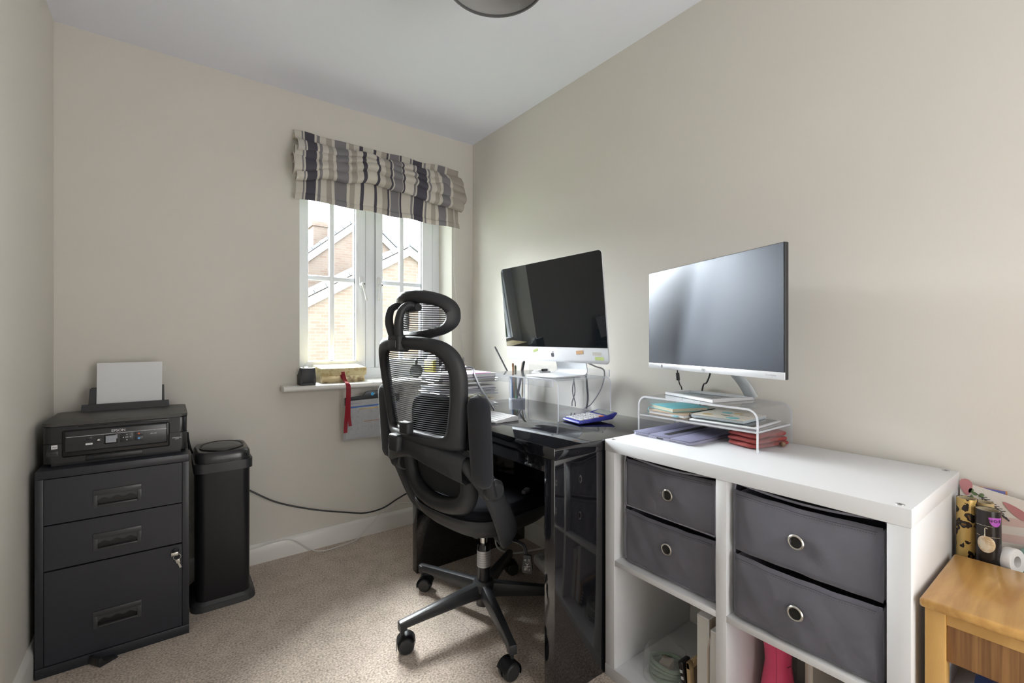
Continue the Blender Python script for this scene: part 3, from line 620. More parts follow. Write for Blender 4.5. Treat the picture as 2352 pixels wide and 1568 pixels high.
m = MB(); m.prism(rrect(PX1 - PX0 + 0.002, PY1 - PY0 + 0.002, 0.022, 5), ((PX0 + PX1) / 2, (PY0 + PY1) / 2, PZ + 0.1345), (1, 0, 0), (0, 1, 0), 0.0125, 0.003); m.build('scanner_lid', mat('lid_black', (0.045, 0.043, 0.040), 0.45, bump=(900, 0.1)), pr_)
MB().box(-0.285, 0.006, PY0 - 0.004, PY0 + 0.004, PZ + 0.028, PZ + 0.119, 0.005, 3).build('front_recess', BLKP2, pr_)
PP = mat('panel_charcoal', (0.028, 0.029, 0.033), 0.3)
pan = MB().box(-0.279, 0.000, PY0 - 0.009, PY0 - 0.002, PZ + 0.044, PZ + 0.117, 0.005, 3).build('control_panel', PP, pr_)
fy = PY0 - 0.0092
WH = mat('white_print', (0.75, 0.75, 0.76), 0.5)
MB().box(-0.274, -0.003, fy - 0.0006, fy + 0.001, PZ + 0.0958, PZ + 0.0972).build('silver_line', mat('trim_silver', (0.6, 0.6, 0.62), 0.3, 0.6), pan)
MB().text('EPSON', 0.0125, (-0.1395, fy, PZ + 0.1055), (1, 0, 0), (0, 0, 1)).build('brand_lettering', WH, pan)
MB().text('XP-342', 0.0062, (-0.042, fy, PZ + 0.083), (1, 0, 0), (0, 0, 1)).build('model_lettering', WH, pan)
MB().box(-0.1775, -0.1410, fy - 0.0008, fy + 0.001, PZ + 0.062, PZ + 0.094, 0.002).build('screen_bezel', BLKP2, pan)
MB().box(-0.1735, -0.1455, fy - 0.0014, fy + 0.001, PZ + 0.0655, PZ + 0.0895).build('screen', mat('lcd_grey', (0.30, 0.32, 0.36), 0.25), pan)
for (xa, xb, za, zb_) in ((-0.225, -0.209, 0.081, 0.093), (-0.199, -0.185, 0.072, 0.084), (-0.1345, -0.0985, 0.063, 0.0945), (-0.095, -0.071, 0.080, 0.0945), (-0.095, -0.071, 0.063, 0.078)):
    MB().box(xa, xb, fy - 0.0006, fy + 0.001, PZ + za, PZ + zb_, 0.001).build('button', mat('button_charcoal', (0.020, 0.0205, 0.024), 0.35), pan)
m = MB(); cxk, czk = -0.1165, PZ + 0.0787
for a in range(4):
    dx, dz = [(0, 1), (1, 0), (0, -1), (-1, 0)][a]; px_, pz_ = dz, -dx
    m.prism([(cxk + dx * 0.0115, czk + dz * 0.0115), (cxk + dx * 0.0085 - px_ * 0.0022, czk + dz * 0.0085 - pz_ * 0.0022), (cxk + dx * 0.0085 + px_ * 0.0022, czk + dz * 0.0085 + pz_ * 0.0022)], (0, fy - 0.0008, 0), (1, 0, 0), (0, 0, 1), 0.0003)
m.text('OK', 0.006, (cxk, fy - 0.0006, czk), (1, 0, 0), (0, 0, 1))
m.prism([(-0.1955, PZ + 0.076), (-0.1885, PZ + 0.076), (-0.1885, PZ + 0.079), (-0.192, PZ + 0.0815), (-0.1955, PZ + 0.079)], (0, fy - 0.0008, 0), (1, 0, 0), (0, 0, 1), 0.0003)
m.prism(rrect(0.019, 0.0065, 0.003, 4, -0.2165, PZ + 0.0675), (0, fy - 0.0002, 0), (1, 0, 0), (0, 0, 1), 0.0004)
m.build('key_symbols', WH, pan)
MB().text('Wi Fi', 0.0042, (-0.2165, fy - 0.0004, PZ + 0.0675), (1, 0, 0), (0, 0, 1)).build('wireless_lettering', INK, pan)
MB().prism([(-0.0830 + 0.0032 * math.cos(R(60 * i)), PZ + 0.0872 + 0.0032 * math.sin(R(60 * i))) for i in range(6)], (0, fy - 0.0008, 0), (1, 0, 0), (0, 0, 1), 0.0003).build('stop_symbol', mat('sym_orange', (0.65, 0.13, 0.06), 0.5), pan)
MB().prism([(-0.0830 + 0.0048, PZ + 0.0705), (-0.0830, PZ + 0.0753), (-0.0830 - 0.0048, PZ + 0.0705), (-0.0830, PZ + 0.0657)][::-1], (0, fy - 0.0008, 0), (1, 0, 0), (0, 0, 1), 0.0003).build('start_symbol', mat('sym_blue', (0.10, 0.32, 0.60), 0.5), pan)
m = MB(); m.box(-0.311, -0.296, PY0 - 0.0008, PY0 + 0.001, PZ + 0.060, PZ + 0.073); m.build('energy_sticker', WH, pr_)
MB().text('~', 0.02, (-0.3035, PY0 - 0.001, PZ + 0.066), (1, 0, 0), (0, 0, 1)).build('sticker_print', INK, pr_)
m = MB(); m.box(-0.324, -0.294, PY0 - 0.001, PY0 + 0.002, PZ + 0.034, PZ + 0.052, 0.001); cslot = m.build('card_cover', mat('button_charcoal', (0.02, 0.0205, 0.024), 0.35), pr_)
MB().box(-0.320, -0.298, PY0 - 0.0016, PY0, PZ + 0.0420, PZ + 0.0445).build('card_slot', INK, cslot)
MB().text('EXPRESSION', 0.0052, (0.028, PY0 - 0.0002, PZ + 0.0565), (1, 0, 0), (0, 0, 1)).text('HOME', 0.0045, (0.028, PY0 - 0.0002, PZ + 0.0515), (1, 0, 0), (0, 0, 1)).build('range_lettering', WH, pr_)
MB().box(-0.225, -0.072, PY0 - 0.0065, PY0 + 0.002, PZ + 0.010, PZ + 0.0262, 0.002).build('paper_tray_flap', BLKP, pr_)
m = MB(); m.box(-0.245, 0.006, PY0 - 0.0008, PY0 + 0.002, PZ + 0.1272, PZ + 0.1302, 0.0008); m.build('lid_lip', BLKP2, pr_)
# rear paper feed
RF = mat('rear_feed_black', (0.030, 0.031, 0.035), 0.4)
def slope(x0, x1, x2, x3, zb, zt, yb, yt, th, name, mm_, par):
    q = MB(); v = [q.bm.verts.new(p) for p in ((x0, yb, zb), (x1, yb, zb), (x3, yt, zt), (x2, yt, zt), (x0, yb + th, zb), (x1, yb + th, zb), (x3, yt + th, zt), (x2, yt + th, zt))]
    for f in ((0, 1, 2, 3), (7, 6, 5, 4), (0, 4, 5, 1), (1, 5, 6, 2), (2, 6, 7, 3), (3, 7, 4, 0)): q.bm.faces.new([v[i] for i in f])
    return q.build(name, mm_, par)
slope(-0.272, 0.010, -0.266, 0.004, PZ + 0.10, PZ + 0.173, 2.405, 2.418, 0.008, 'feed_guard', RF, pr_)
slope(-0.245, -0.010, -0.243, -0.012, PZ + 0.12, PZ + 0.235, 2.448, 2.462, 0.005, 'paper_support', RF, pr_)
slope(-0.252, -0.230, -0.246, -0.226, PZ + 0.12, PZ + 0.232, 2.432, 2.450, 0.010, 'edge_guide', RF, pr_)
pap = thing('paper_stack', 'white sheets standing in the rear feed of the printer', 'paper', (-0.125, 2.44, PZ + 0.12))
slope(-0.226, -0.020, -0.226, -0.018, PZ + 0.12, PZ + 0.332, 2.437, 2.470, 0.003, 'front_sheet', PAPER, pap)
slope(-0.2255, -0.0205, -0.2255, -0.0185, PZ + 0.12, PZ + 0.331, 2.4405, 2.4735, 0.003, 'back_sheets', mat('paper_edge', (0.68, 0.69, 0.7), 0.85), pap)
cbl = MB().tube(smooth_path([(0.068, 2.40, PZ + 0.03), (0.075, 2.44, 0.62), (0.072, 2.48, 0.66), (0.085, 2.50, 0.60), (0.13, 2.52, 0.50), (0.25, 2.525, 0.42), (0.328, 2.515, 0.362), (0.438, 2.51, 0.288), (0.60, 2.505, 0.220), (0.776, 2.50, 0.166), (0.87, 2.50, 0.143), (0.969, 2.50, 0.148), (1.05, 2.48, 0.19), (1.10, 2.40, 0.24), (1.20, 2.20, 0.30)], 8), 0.0042, 8)
tag(cbl.build('mains_cable', BLKP), 'black cable drooping along the window wall from bin to desk', 'cable')
cbl = MB().tube(smooth_path([(0.072, 2.515, 0.30), (0.10, 2.515, 0.20), (0.20, 2.513, 0.10), (0.327, 2.512, 0.090), (0.436, 2.512, 0.098), (0.51, 2.510, 0.082), (0.60, 2.50, 0.012), (0.66, 2.48, 0.004), (0.75, 2.49, 0.004), (0.83, 2.51, 0.008), (0.90, 2.515, 0.06), (0.965, 2.51, 0.118), (1.068, 2.49, 0.157), (1.13, 2.46, 0.150), (1.25, 2.35, 0.15)], 8), 0.0026, 8)
tag(cbl.build('white_cable', mat('white_cable_pvc', (0.62, 0.62, 0.60), 0.5)), 'thin white cable trailing over the skirting under the window', 'cable')

# ------------------------------------------------------------------ waste bin
BX0, BX1, BY0, BY1 = 0.092, 0.283, 2.225, 2.475
bx, by = (BX0 + BX1) / 2, (BY0 + BY1) / 2
bn = thing('waste_bin', 'tall black rectangular bin with flip lid beside the filing cabinet', 'bin', (bx, by, 0))
def rb(z0, z1, w0, d0, w1, d1, r, name, m_, par, dy=0):
    q = MB(); A = rrect(w0, d0, r); B = rrect(w1, d1, r)
    va = [q.bm.verts.new((bx + p[0], by + p[1] + dy, z0)) for p in A]; vb = [q.bm.verts.new((bx + p[0], by + p[1] + dy, z1)) for p in B]
    k = len(A); q.bm.faces.new(va[::-1]); q.bm.faces.new(vb)
    for i in range(k): q.bm.faces.new((va[i], va[(i + 1) % k], vb[(i + 1) % k], vb[i]))
    return q.build(name, m_, par)
rb(0.0, 0.022, 0.232, 0.275, 0.226, 0.27, 0.045, 'foot', mat('bin_foot', (0.028, 0.029, 0.032), 0.5), bn)
rb(0.022, 0.036, 0.222, 0.266, 0.196, 0.25, 0.04, 'foot_flare', mat('bin_foot', (0.028, 0.029, 0.032), 0.5), bn)
rb(0.03, 0.565, 0.188, 0.244, 0.190, 0.246, 0.030, 'body', mat('bin_steel', (0.010, 0.010, 0.012), 0.30, 0.0, spec=0.35), bn)
rb(0.555, 0.592, 0.208, 0.262, 0.208, 0.262, 0.030, 'collar', mat('bin_collar', (0.022, 0.0225, 0.026), 0.34), bn)
q = MB(); lw_, ld_ = 0.198, 0.252
def lidp(a, b):
    th = 2 * PI * a; k = [(1.0, 0.592), (1.0, 0.606), (0.985, 0.622), (0.93, 0.632), (0.6, 0.636), (0.0, 0.637)]
    f = b * 5; i = min(int(f), 4); s_, z = lerp(k[i][0], k[i + 1][0], f - i), lerp(k[i][1], k[i + 1][1], f - i)
    n_ = 6.0; c, s2 = math.cos(th), math.sin(th); rr_ = (abs(c) ** n_ + abs(s2) ** n_) ** (-1 / n_)
    return (bx + s_ * lw_ / 2 * rr_ * c, by + s_ * ld_ / 2 * rr_ * s2, z)
q.grid(lidp, 64, 10, cu=True); lid = q.build('lid', mat('bin_lid', (0.02, 0.0205, 0.023), 0.22), bn, ang=60)
MB().lathe([(0.090, -0.002), (0.090, 0.0015), (0.086, 0.0015), (0.083, -0.002)], (bx, by, 0.6375), n=40, sx=0.92, sy=1.18).build('lid_groove', mat('groove_black', (0.008, 0.008, 0.009), 0.3), lid)
MB().lathe([(0, 0.005), (0.05, 0.004), (0.075, 0.0015), (0.080, -0.002)], (bx, by, 0.6375), n=40, sx=0.92, sy=1.18).build('flap', mat('bin_flap', (0.024, 0.0245, 0.027), 0.25), lid)

# ------------------------------------------------------------------ office chair (local: +x forward, -y is the chair's right, nearest the camera)
chair = thing('office_chair', 'black mesh office chair with headrest and flipped up armrests at the desk', 'chair', (1.0, 1.52, 0), R(8.6))
def bsx(u, z): return -0.354 - 0.15 * (z - 1.0) + 0.063 * (u / 0.235) ** 2
def ringpart(pairs, surf, sect, name, m_, par):
    """closed ring between outer and inner outlines (right half listed top to bottom, mirrored)"""
    full = pairs + [((-o[0], o[1]), (-i[0], i[1])) for o, i in pairs[::-1] if o[0] > 1e-6]
    # resample by smoothing
    N = len(full); K = 5; pts = []
    def cr(a, b, c, d, t): return 0.5 * ((2 * b) + (c - a) * t + (2 * a - 5 * b + 4 * c - d) * t * t + (3 * b - a - 3 * c + d) * t ** 3)
    for i in range(N):
        for k in range(K):
            t = k / K; q = []
            for s_ in (0, 1):
                a, b, c, d = (full[(i + j) % N][s_] for j in (-1, 0, 1, 2)); q.append((cr(a[0], b[0], c[0], d[0], t), cr(a[1], b[1], c[1], d[1], t)))
            pts.append(q)
    mm = MB(); L = len(pts); H = len(sect)
    def f(a, b):
        o, i = pts[int(round(a * L)) % L]; s_, dd = sect[int(round(b * H)) % H]
        u = lerp(o[0], i[0], s_); z = lerp(o[1], i[1], s_); return (surf(u, z) + dd, -u, z)
    mm.grid(f, L, H, cu=True, cv=True)
    return mm.build(name, m_, par, world=False, ang=70), pts
SECT = [(0, 0.004), (-0.02, -0.008), (0.10, -0.022), (0.5, -0.031), (0.88, -0.024), (1.0, -0.010), (1.0, 0.006), (0.5, 0.012)]
pairs = [((0, 1.108), (0, 1.062)), ((0.06, 1.107), (0.055, 1.062)), ((0.127, 1.101), (0.102, 1.060)), ((0.18, 1.088), (0.138, 1.053)), ((0.212, 1.064), (0.164, 1.040)),
         ((0.229, 1.034), (0.185, 1.020)), ((0.237, 0.995), (0.196, 0.990)), ((0.237, 0.955), (0.196, 0.952)), ((0.231, 0.90), (0.187, 0.89)), ((0.221, 0.845), (0.175, 0.84)),
         ((0.213, 0.795), (0.163, 0.80)), ((0.208, 0.765), (0.150, 0.784)), ((0.197, 0.738), (0.125, 0.779)), ((0.12, 0.732), (0.08, 0.781)), ((0, 0.730), (0, 0.783))]
bf, bpts = ringpart(pairs, bsx, SECT, 'back_frame', CHP, chair)
def halfwidth(pts, z, side=1):
    best = 0
    for i in range(len(pts)):
        a, b = pts[i][1], pts[(i + 1) % len(pts)][1]
        if (a[1] - z) * (b[1] - z) <= 0 and a[1] != b[1]:
            best = max(best, a[0] + (b[0] - a[0]) * (z - a[1]) / (b[1] - a[1]))
    return best
ms = MB(); z = 0.786
while z < 1.066:
    hw = halfwidth(bpts, z)
    if hw > 0.01:
        hw += 0.006; ms.tube([(bsx(hw * k / 12, z) - 0.002, -hw * k / 12, z) for k in range(-12, 13)], 0.0019, 4)
    z += 0.0073
bm_o = ms.build('back_mesh', CHM, chair, world=False); bm_o['kind'] = 'stuff'
# piping between frame and front mesh edge
# rail across the lower back with lumbar block, knob, clip and screw covers
def rail(a, b):
    u = lerp(-0.222, 0.222, a); q = [(0.004, 0.757), (-0.016, 0.762), (-0.034, 0.752), (-0.038, 0.728), (-0.036, 0.706), (-0.022, 0.694), (0.004, 0.698)][int(round(b * 7)) % 7]
    return (bsx(u, 0.72) + q[0], -u, q[1] - 0.036 * abs(u / 0.205) ** 1.5 - (0.02 * abs(u / 0.205) if q[1] < 0.71 else 0))
mm = MB(); mm.grid(rail, 30, 7, cv=True)
rl = mm.build('lumbar_rail', CHP, chair, world=False, ang=50)
for u in (-0.155, 0.155):
    for zz in (0.728, 0.696): MB().lathe([(0, 0), (0.0085, 0), (0.0095, -0.001), (0, 0.002)], (bsx(u, 0.72) - 0.0400 + (0.002 if zz < 0.7 else 0), -u, zz - 0.020), (-1, 0, 0.05), 16).build('screw_cover', mat('screw_black', (0.006, 0.006, 0.007), 0.5), rl)
m = MB(); m.box(-0.028, 0.028, -0.03, 0.03, -0.03, 0.03, 0.009, 3, Matrix.Translation((bsx(-0.07, 0.75) - 0.028, 0.07, 0.735))); kb = m.build('adjuster_block', CHP, chair, world=False)
MB().lathe([(0, 0.004), (0.012, 0.004), (0.016, 0.010), (0.021, 0.006), (0.022, -0.01)], (bsx(-0.05, 0.75) - 0.055, 0.052, 0.733), (-1, -0.25, 0), 22).build('knob', mat('knob_grey', (0.04, 0.041, 0.044), 0.4), kb)
MB().box(-0.014, 0.014, -0.026, 0.026, -0.018, 0.022, 0.006, 3, Matrix.Translation((bsx(0.0, 0.80) - 0.030, 0.0, 0.795))).build('height_clip', CHP, chair, world=False)
# lumbar cushion in front of the mesh
def lum(a, b):
    th = 2 * PI * a; n_ = 3.0; c, s_ = math.cos(th), math.sin(th); rr_ = (abs(c) ** n_ + abs(s_) ** n_) ** (-1 / n_)
    k = [(0.9, 0.0), (1.0, 0.010), (0.97, 0.024), (0.8, 0.036), (0.4, 0.042), (0.0, 0.043)]; f = b * 5; i = min(int(f), 4); s2, d = lerp(k[i][0], k[i + 1][0], f - i), lerp(k[i][1], k[i + 1][1], f - i)
    u, z = 0.190 * s2 * rr_ * c, 0.80 + 0.100 * s2 * rr_ * s_
    return (-0.246 + 0.035 * (u / 0.2) ** 2 + d, -u, z)
mm = MB(); mm.grid(lum, 48, 10, cu=True); mm.build('lumbar_cushion', CHF, chair, world=False, ang=70)
# arched loop joining the back to the seat
def lsx(u, z): return -0.240 + (0.72 - z) * 0.14 + 0.012 * (u / 0.19) ** 2
lp = [((0, 0.735), (0, 0.712)), ((0.10, 0.730), (0.09, 0.708)), ((0.172, 0.718), (0.130, 0.702)), ((0.198, 0.680), (0.146, 0.670)), ((0.201, 0.615), (0.147, 0.622)),
      ((0.190, 0.555), (0.136, 0.580)), ((0.150, 0.505), (0.104, 0.553)), ((0.078, 0.483), (0.054, 0.539)), ((0, 0.476), (0, 0.534))]
ringpart(lp, lsx, [(0, 0.006), (-0.03, -0.010), (0.12, -0.024), (0.5, -0.034), (0.88, -0.026), (1.0, -0.010), (1.0, 0.008), (0.5, 0.016)], 'back_arch', CHP, chair)
mm = MB(); mm.grid(lambda a, b: (lsx(lerp(-0.15, 0.15, a), lerp(0.53, 0.71, b)) + 0.012, -lerp(-0.155, 0.155, a), lerp(0.535, 0.71, b)), 16, 12)
mm.build('lower_mesh', mat('lower_mesh_dark', (0.012, 0.013, 0.016), 0.85, bump=(1500, 0.4)), chair, world=False)
# headrest
def hsx(u, z): return -0.335 + 0.078 * (abs(u) / 0.16) ** 2.0 - 0.10 * (z - 1.18) * 0.5
hp_ = []
for k in range(0, 13):
    t = R(90 - 15 * k); n_ = 2.5; c, s_ = math.cos(t), math.sin(t); r1 = (abs(c) ** n_ + abs(s_) ** n_) ** (-1 / n_)
    hp_.append(((max(0.0, 0.158 * r1 * c) if k not in (0, 12) else 0.0, 1.180 + 0.084 * r1 * s_), (max(0.0, 0.136 * r1 * c) if k not in (0, 12) else 0.0, 1.172 + 0.047 * r1 * s_)))
hr, hpts = ringpart(hp_, hsx, [(0, 0.014), (-0.03, 0.0), (0.10, -0.018), (0.5, -0.026), (0.9, -0.016), (1.0, -0.004), (1.0, 0.010), (0.5, 0.022)], 'headrest', CHP, chair)
ms = MB(); z = 1.126
while z < 1.220:
    hw = halfwidth(hpts, z)
    if hw > 0.01:
        hw += 0.004; ms.tube([(hsx(hw * k / 12, z) + 0.002, -hw * k / 12, z) for k in range(-12, 13)], 0.0017, 4)
    z += 0.0062
o = ms.build('headrest_mesh', CHM, hr, world=False); o['kind'] = 'stuff'
hd = MB()
for sg in (-1, 1):
    pth = smooth_path([(-0.385, -sg * 0.016, 1.085), (-0.395, -sg * 0.020, 1.115), (-0.402, -sg * 0.030, 1.155), (-0.392, -sg * 0.036, 1.195), (-0.366, -sg * 0.040, 1.212), (-0.345, -sg * 0.043, 1.205)], 6)
    hd.tube(pth, [lerp(0.016, 0.0105, i / (len(pth) - 1)) for i in range(len(pth))], 10)
hst = hd.build('headrest_bracket', CHP, chair, world=False, ang=60)
MB().box(-0.026, 0.022, -0.034, 0.034, -0.028, 0.026, 0.007, 3, Matrix.Translation((-0.381, 0.0, 1.086))).build('bracket_base', CHP, hst, world=False)
MB().box(-0.003, 0.0, -0.024, 0.024, -0.012, 0.012, 0.001, 2, Matrix.Translation((-0.4075, 0.0, 1.082))).build('bracket_cover', mat('cover_grey', (0.032, 0.033, 0.036), 0.4), hst, world=False)
MB().lathe([(0, -0.056), (0.013, -0.056), (0.0145, -0.052), (0.0145, 0.052), (0.013, 0.056), (0, 0.056)], (-0.342, 0, 1.204), (0, 1, 0), 18).build('pivot_barrel', CHP, hst, world=False)
# seat
def seatf(zk, uw, wl, wr_):
    def f(a, b):
        th = 2 * PI * a; n_ = 3.6; c, s_ = math.cos(th), math.sin(th); rr_ = (abs(c) ** n_ + abs(s_) ** n_) ** (-1 / n_)
        F = b * (len(zk) - 1); i = min(int(F), len(zk) - 2); s2, z = lerp(zk[i][0], zk[i + 1][0], F - i), lerp(zk[i][1], zk[i + 1][1], F - i)
        x = (wl + wr_) / 2 + (wr_ - wl) / 2 * s2 * rr_ * c; y = uw * s2 * rr_ * s_
        return (x, y, z + 0.012 * (y / uw) ** 2 * s2 - (0.02 * max(0, (x - 0.12) / 0.12) ** 2 if x > 0.12 else 0))
    return f
mm = MB(); mm.grid(seatf([(0.0, 0.466), (0.95, 0.468), (1.0, 0.476), (1.01, 0.488), (0.985, 0.504), (0.92, 0.516), (0.6, 0.520), (0.0, 0.516)], 0.248, -0.215, 0.245), 56, 21, cu=True)
mm.build('seat_cushion', CHF, chair, world=False, ang=70)
mm = MB(); mm.grid(seatf([(0.0, 0.392), (0.62, 0.392), (0.80, 0.402), (0.93, 0.430), (1.0, 0.462), (1.0, 0.474), (0.9, 0.476), (0.0, 0.476)], 0.252, -0.222, 0.235), 56, 21, cu=True)
mm.build('seat_shell', CHP, chair, world=False, ang=60)
MB().box(-0.10, 0.08, -0.075, 0.075, 0.355, 0.40, 0.01, 2).build('tilt_mechanism', BLKP, chair, world=False)
# armrest supports and pads
for sg in (-1, 1):
    y = -sg
    pth = smooth_path([(-0.270, y * 0.190, 0.718), (-0.252, y * 0.228, 0.682), (-0.215, y * 0.258, 0.625), (-0.180, y * 0.268, 0.560), (-0.148, y * 0.268, 0.495), (-0.120, y * 0.258, 0.445), (-0.085, y * 0.225, 0.412), (-0.02, y * 0.10, 0.395)], 6)
    n = len(pth); mm = MB(); mm.tube(pth, [lerp(0.032, 0.044, min(1, i / n * 1.35)) for i in range(n)], 14, flat=0.34, flatdir=(0, 1, 0.15))
    ab = mm.build('arm_support', CHP, chair, world=False, ang=60)
    MB().lathe([(0, 0.030), (0.024, 0.030), (0.029, 0.026), (0.031, 0.018), (0.036, 0.017), (0.036, -0.028), (0.03, -0.034), (0, -0.034)], (-0.205, y * 0.268, 0.612), (0, y, 0), 30).build('pivot_disc', mat('pivot_grey', (0.034, 0.035, 0.038), 0.38), ab, world=False)
    mm = MB(); mm.tube(smooth_path([(-0.222, y * 0.282, 0.60), (-0.242, y * 0.286, 0.66), (-0.258, y * 0.285, 0.74), (-0.262, y * 0.283, 0.88)], 5), 0.017, 10, flat=1.3, flatdir=(0, 1, 0))
    mm.build('arm_frame', CHP, chair, world=False, ang=60)
    def pad(a, b, y=y):
        th = 2 * PI * a; n_ = 2.6; c, s_ = math.cos(th), math.sin(th); rr_ = (abs(c) ** n_ + abs(s_) ** n_) ** (-1 / n_)
        zz = lerp(0.625, 0.925, b); e = min(1, math.sqrt(max(0.0, 1 - max(0, (abs(b - 0.5) - 0.36) / 0.14) ** 2)) + 0.001); 
        return (-0.262 + 0.022 * rr_ * c * e - 0.02 * (b - 0.5), y * 0.276 + 0.046 * rr_ * s_ * e * (1.0 if b > 0.5 else 0.9 + 0.2 * b), zz)
    mm = MB(); mm.grid(pad, 28, 26, cu=True); mm.build('arm_pad', mat('arm_pad_fabric', (0.021, 0.023, 0.030), 0.85, spec=0.2, sheen=0.15, bump=(900, 0.3)), chair, world=False, ang=70)
# base
BASE = mat('base_nylon', (0.024, 0.025, 0.028), 0.36)
hub = MB().lathe([(0, 0.055), (0.030, 0.055), (0.031, 0.10), (0.042, 0.115), (0.044, 0.140), (0.036, 0.150), (0, 0.150)], (0, 0, 0), n=28).build('base_hub', BASE, chair, world=False)
MB().lathe([(0.026, 0.14), (0.027, 0.205), (0.027, 0.285), (0.023, 0.292), (0, 0.292)], (0, 0, 0), n=24).build('gas_cylinder', BLKP2, chair, world=False)
m = MB().lathe([(0.0274, 0.205), (0.0274, 0.268)], (0, 0, 0), n=24); lb = m.build('cylinder_label', mat('foil_label', (0.55, 0.55, 0.57), 0.35, 0.6), chair, world=False)
m = MB()
for i in range(6): m.lathe([(0.02755, 0.213 + i * 0.009), (0.02755, 0.2145 + i * 0.009)], (0, 0, 0), n=24)
m.build('label_print', mat('label_grey', (0.25, 0.25, 0.27), 0.5), lb, world=False)
MB().lathe([(0, 0.28), (0.0145, 0.28), (0.0145, 0.40), (0, 0.40)], (0, 0, 0), n=20).build('piston', mat('piston_chrome', (0.7, 0.7, 0.7), 0.12, 1.0), chair, world=False)
for i in range(5):
    a = R(36.2 - 8.6 + 72 * i); ca, sa = math.cos(a), math.sin(a)
    def lg(t, h, y_): return (ca * t - sa * y_, sa * t + ca * y_, h)
    mm = MB()
    def leg(p, q):
        t = lerp(0.028, 0.352, p); zt = lerp(0.145, 0.112, p); hh = lerp(0.058, 0.026, p ** 0.8); ww = lerp(0.021, 0.0135, p)
        prof = [(-1, 0.15), (-1, 0.7), (-0.75, 0.95), (-0.3, 1.0), (0.3, 1.0), (0.75, 0.95), (1, 0.7), (1, 0.15), (0.85, 0), (-0.85, 0)]
        s_, h_ = prof[int(round(q * 10)) % 10]; return lg(t, zt - hh + hh * h_, ww * s_)
    mm.grid(leg, 16, 10, cv=True)
    mm.box(-0.0135, 0.0135, -0.0135, 0.0135, 0.078, 0.110, 0.003, 2, Matrix.Rotation(a, 4, 'Z') @ Matrix.Translation((0.341, 0, 0)))
    lo = mm.build('base_leg', BASE, chair, world=False, ang=40)
    sw = a + [2.2, 0.5, -0.4, 1.9, 0.8][i]; cs_, ss = math.cos(sw), math.sin(sw)
    c0 = (ca * 0.341 - 0.012 * cs_, sa * 0.341 - 0.012 * ss, 0.030); ax = (-ss, cs_, 0)
    cw = MB(); cw.lathe([(0.010, 0.0), (0.0295, 0.0), (0.030, 0.004), (0.028, 0.016), (0.023, 0.021), (0, 0.022)], (c0[0] + ax[0] * 0.005, c0[1] + ax[1] * 0.005, c0[2]), ax, 24)
    cw.lathe([(0.010, 0.0), (0.0295, 0.0), (0.030, -0.004), (0.028, -0.016), (0.023, -0.021), (0, -0.022)], (c0[0] - ax[0] * 0.005, c0[1] - ax[1] * 0.005, c0[2]), ax, 24)
    cw.build('caster_wheel', BLKP, lo, world=False)
    hdm = MB()
    def hood(p, q): 
        th = R(-25 + 190 * p); r = 0.0335; yy = lerp(-0.024, 0.024, q)
        return (c0[0] + cs_ * r * math.cos(th) + ax[0] * yy, c0[1] + ss * r * math.cos(th) + ax[1] * yy, c0[2] + r * math.sin(th))
    hdm.grid(hood, 14, 6, 0.003); hdm.tube([(ca * 0.341, sa * 0.341, 0.05), (ca * 0.341, sa * 0.341, 0.085)], 0.007, 10)
    hdm.build('caster_hood', BLKP, lo, world=False, ang=50)
# height lever with printed paddle
m = MB().tube(smooth_path([(-0.06, -0.07, 0.375), (-0.062, -0.18, 0.385), (-0.062, -0.262, 0.392), (-0.066, -0.285, 0.380), (-0.066, -0.288, 0.362)], 6), 0.006, 8)
lv = m.build('height_lever', BLKP, chair, world=False)
m = MB(); m.prism([(-0.013, 0), (0.013, 0), (0.019, -0.05), (0.015, -0.062), (-0.015, -0.062), (-0.019, -0.05)], (-0.062, -0.294, 0.366), (math.cos(R(-62)), math.sin(R(-62)), 0), (0, 0, 1), 0.012, 0.002)
m.build('lever_paddle', BLKP, lv, world=False)
pr0 = Vector((-0.062, -0.294, 0.366)); rv = Vector((math.cos(R(-62)), math.sin(R(-62)), 0)); nv = rv.cross(Vector((0, 0, 1)))
def pm(u, v): return pr0 + rv * u + Vector((0, 0, v)) + nv * 0.0124
m = MB()
for (a, b) in (((-0.010, -0.014), (-0.003, -0.014)), ((0.003, -0.014), (0.010, -0.014)), ((-0.010, -0.018), (-0.003, -0.018)), ((0.003, -0.018), (0.010, -0.018)), ((-0.006, -0.026), (0, -0.032)), ((0.006, -0.026), (0, -0.032)), ((0, -0.032), (0, -0.05)), ((-0.011, -0.040), (0.011, -0.036)), ((-0.010, -0.05), (-0.005, -0.042)), ((-0.007, -0.052), (-0.003, -0.044)), ((0.006, -0.050), (0.010, -0.050)), ((0.006, -0.046), (0.010, -0.046))):
    m.tube([pm(*a), pm(*b)], 0.0007, 4)
m.build('paddle_symbol', WH, lv, world=False)

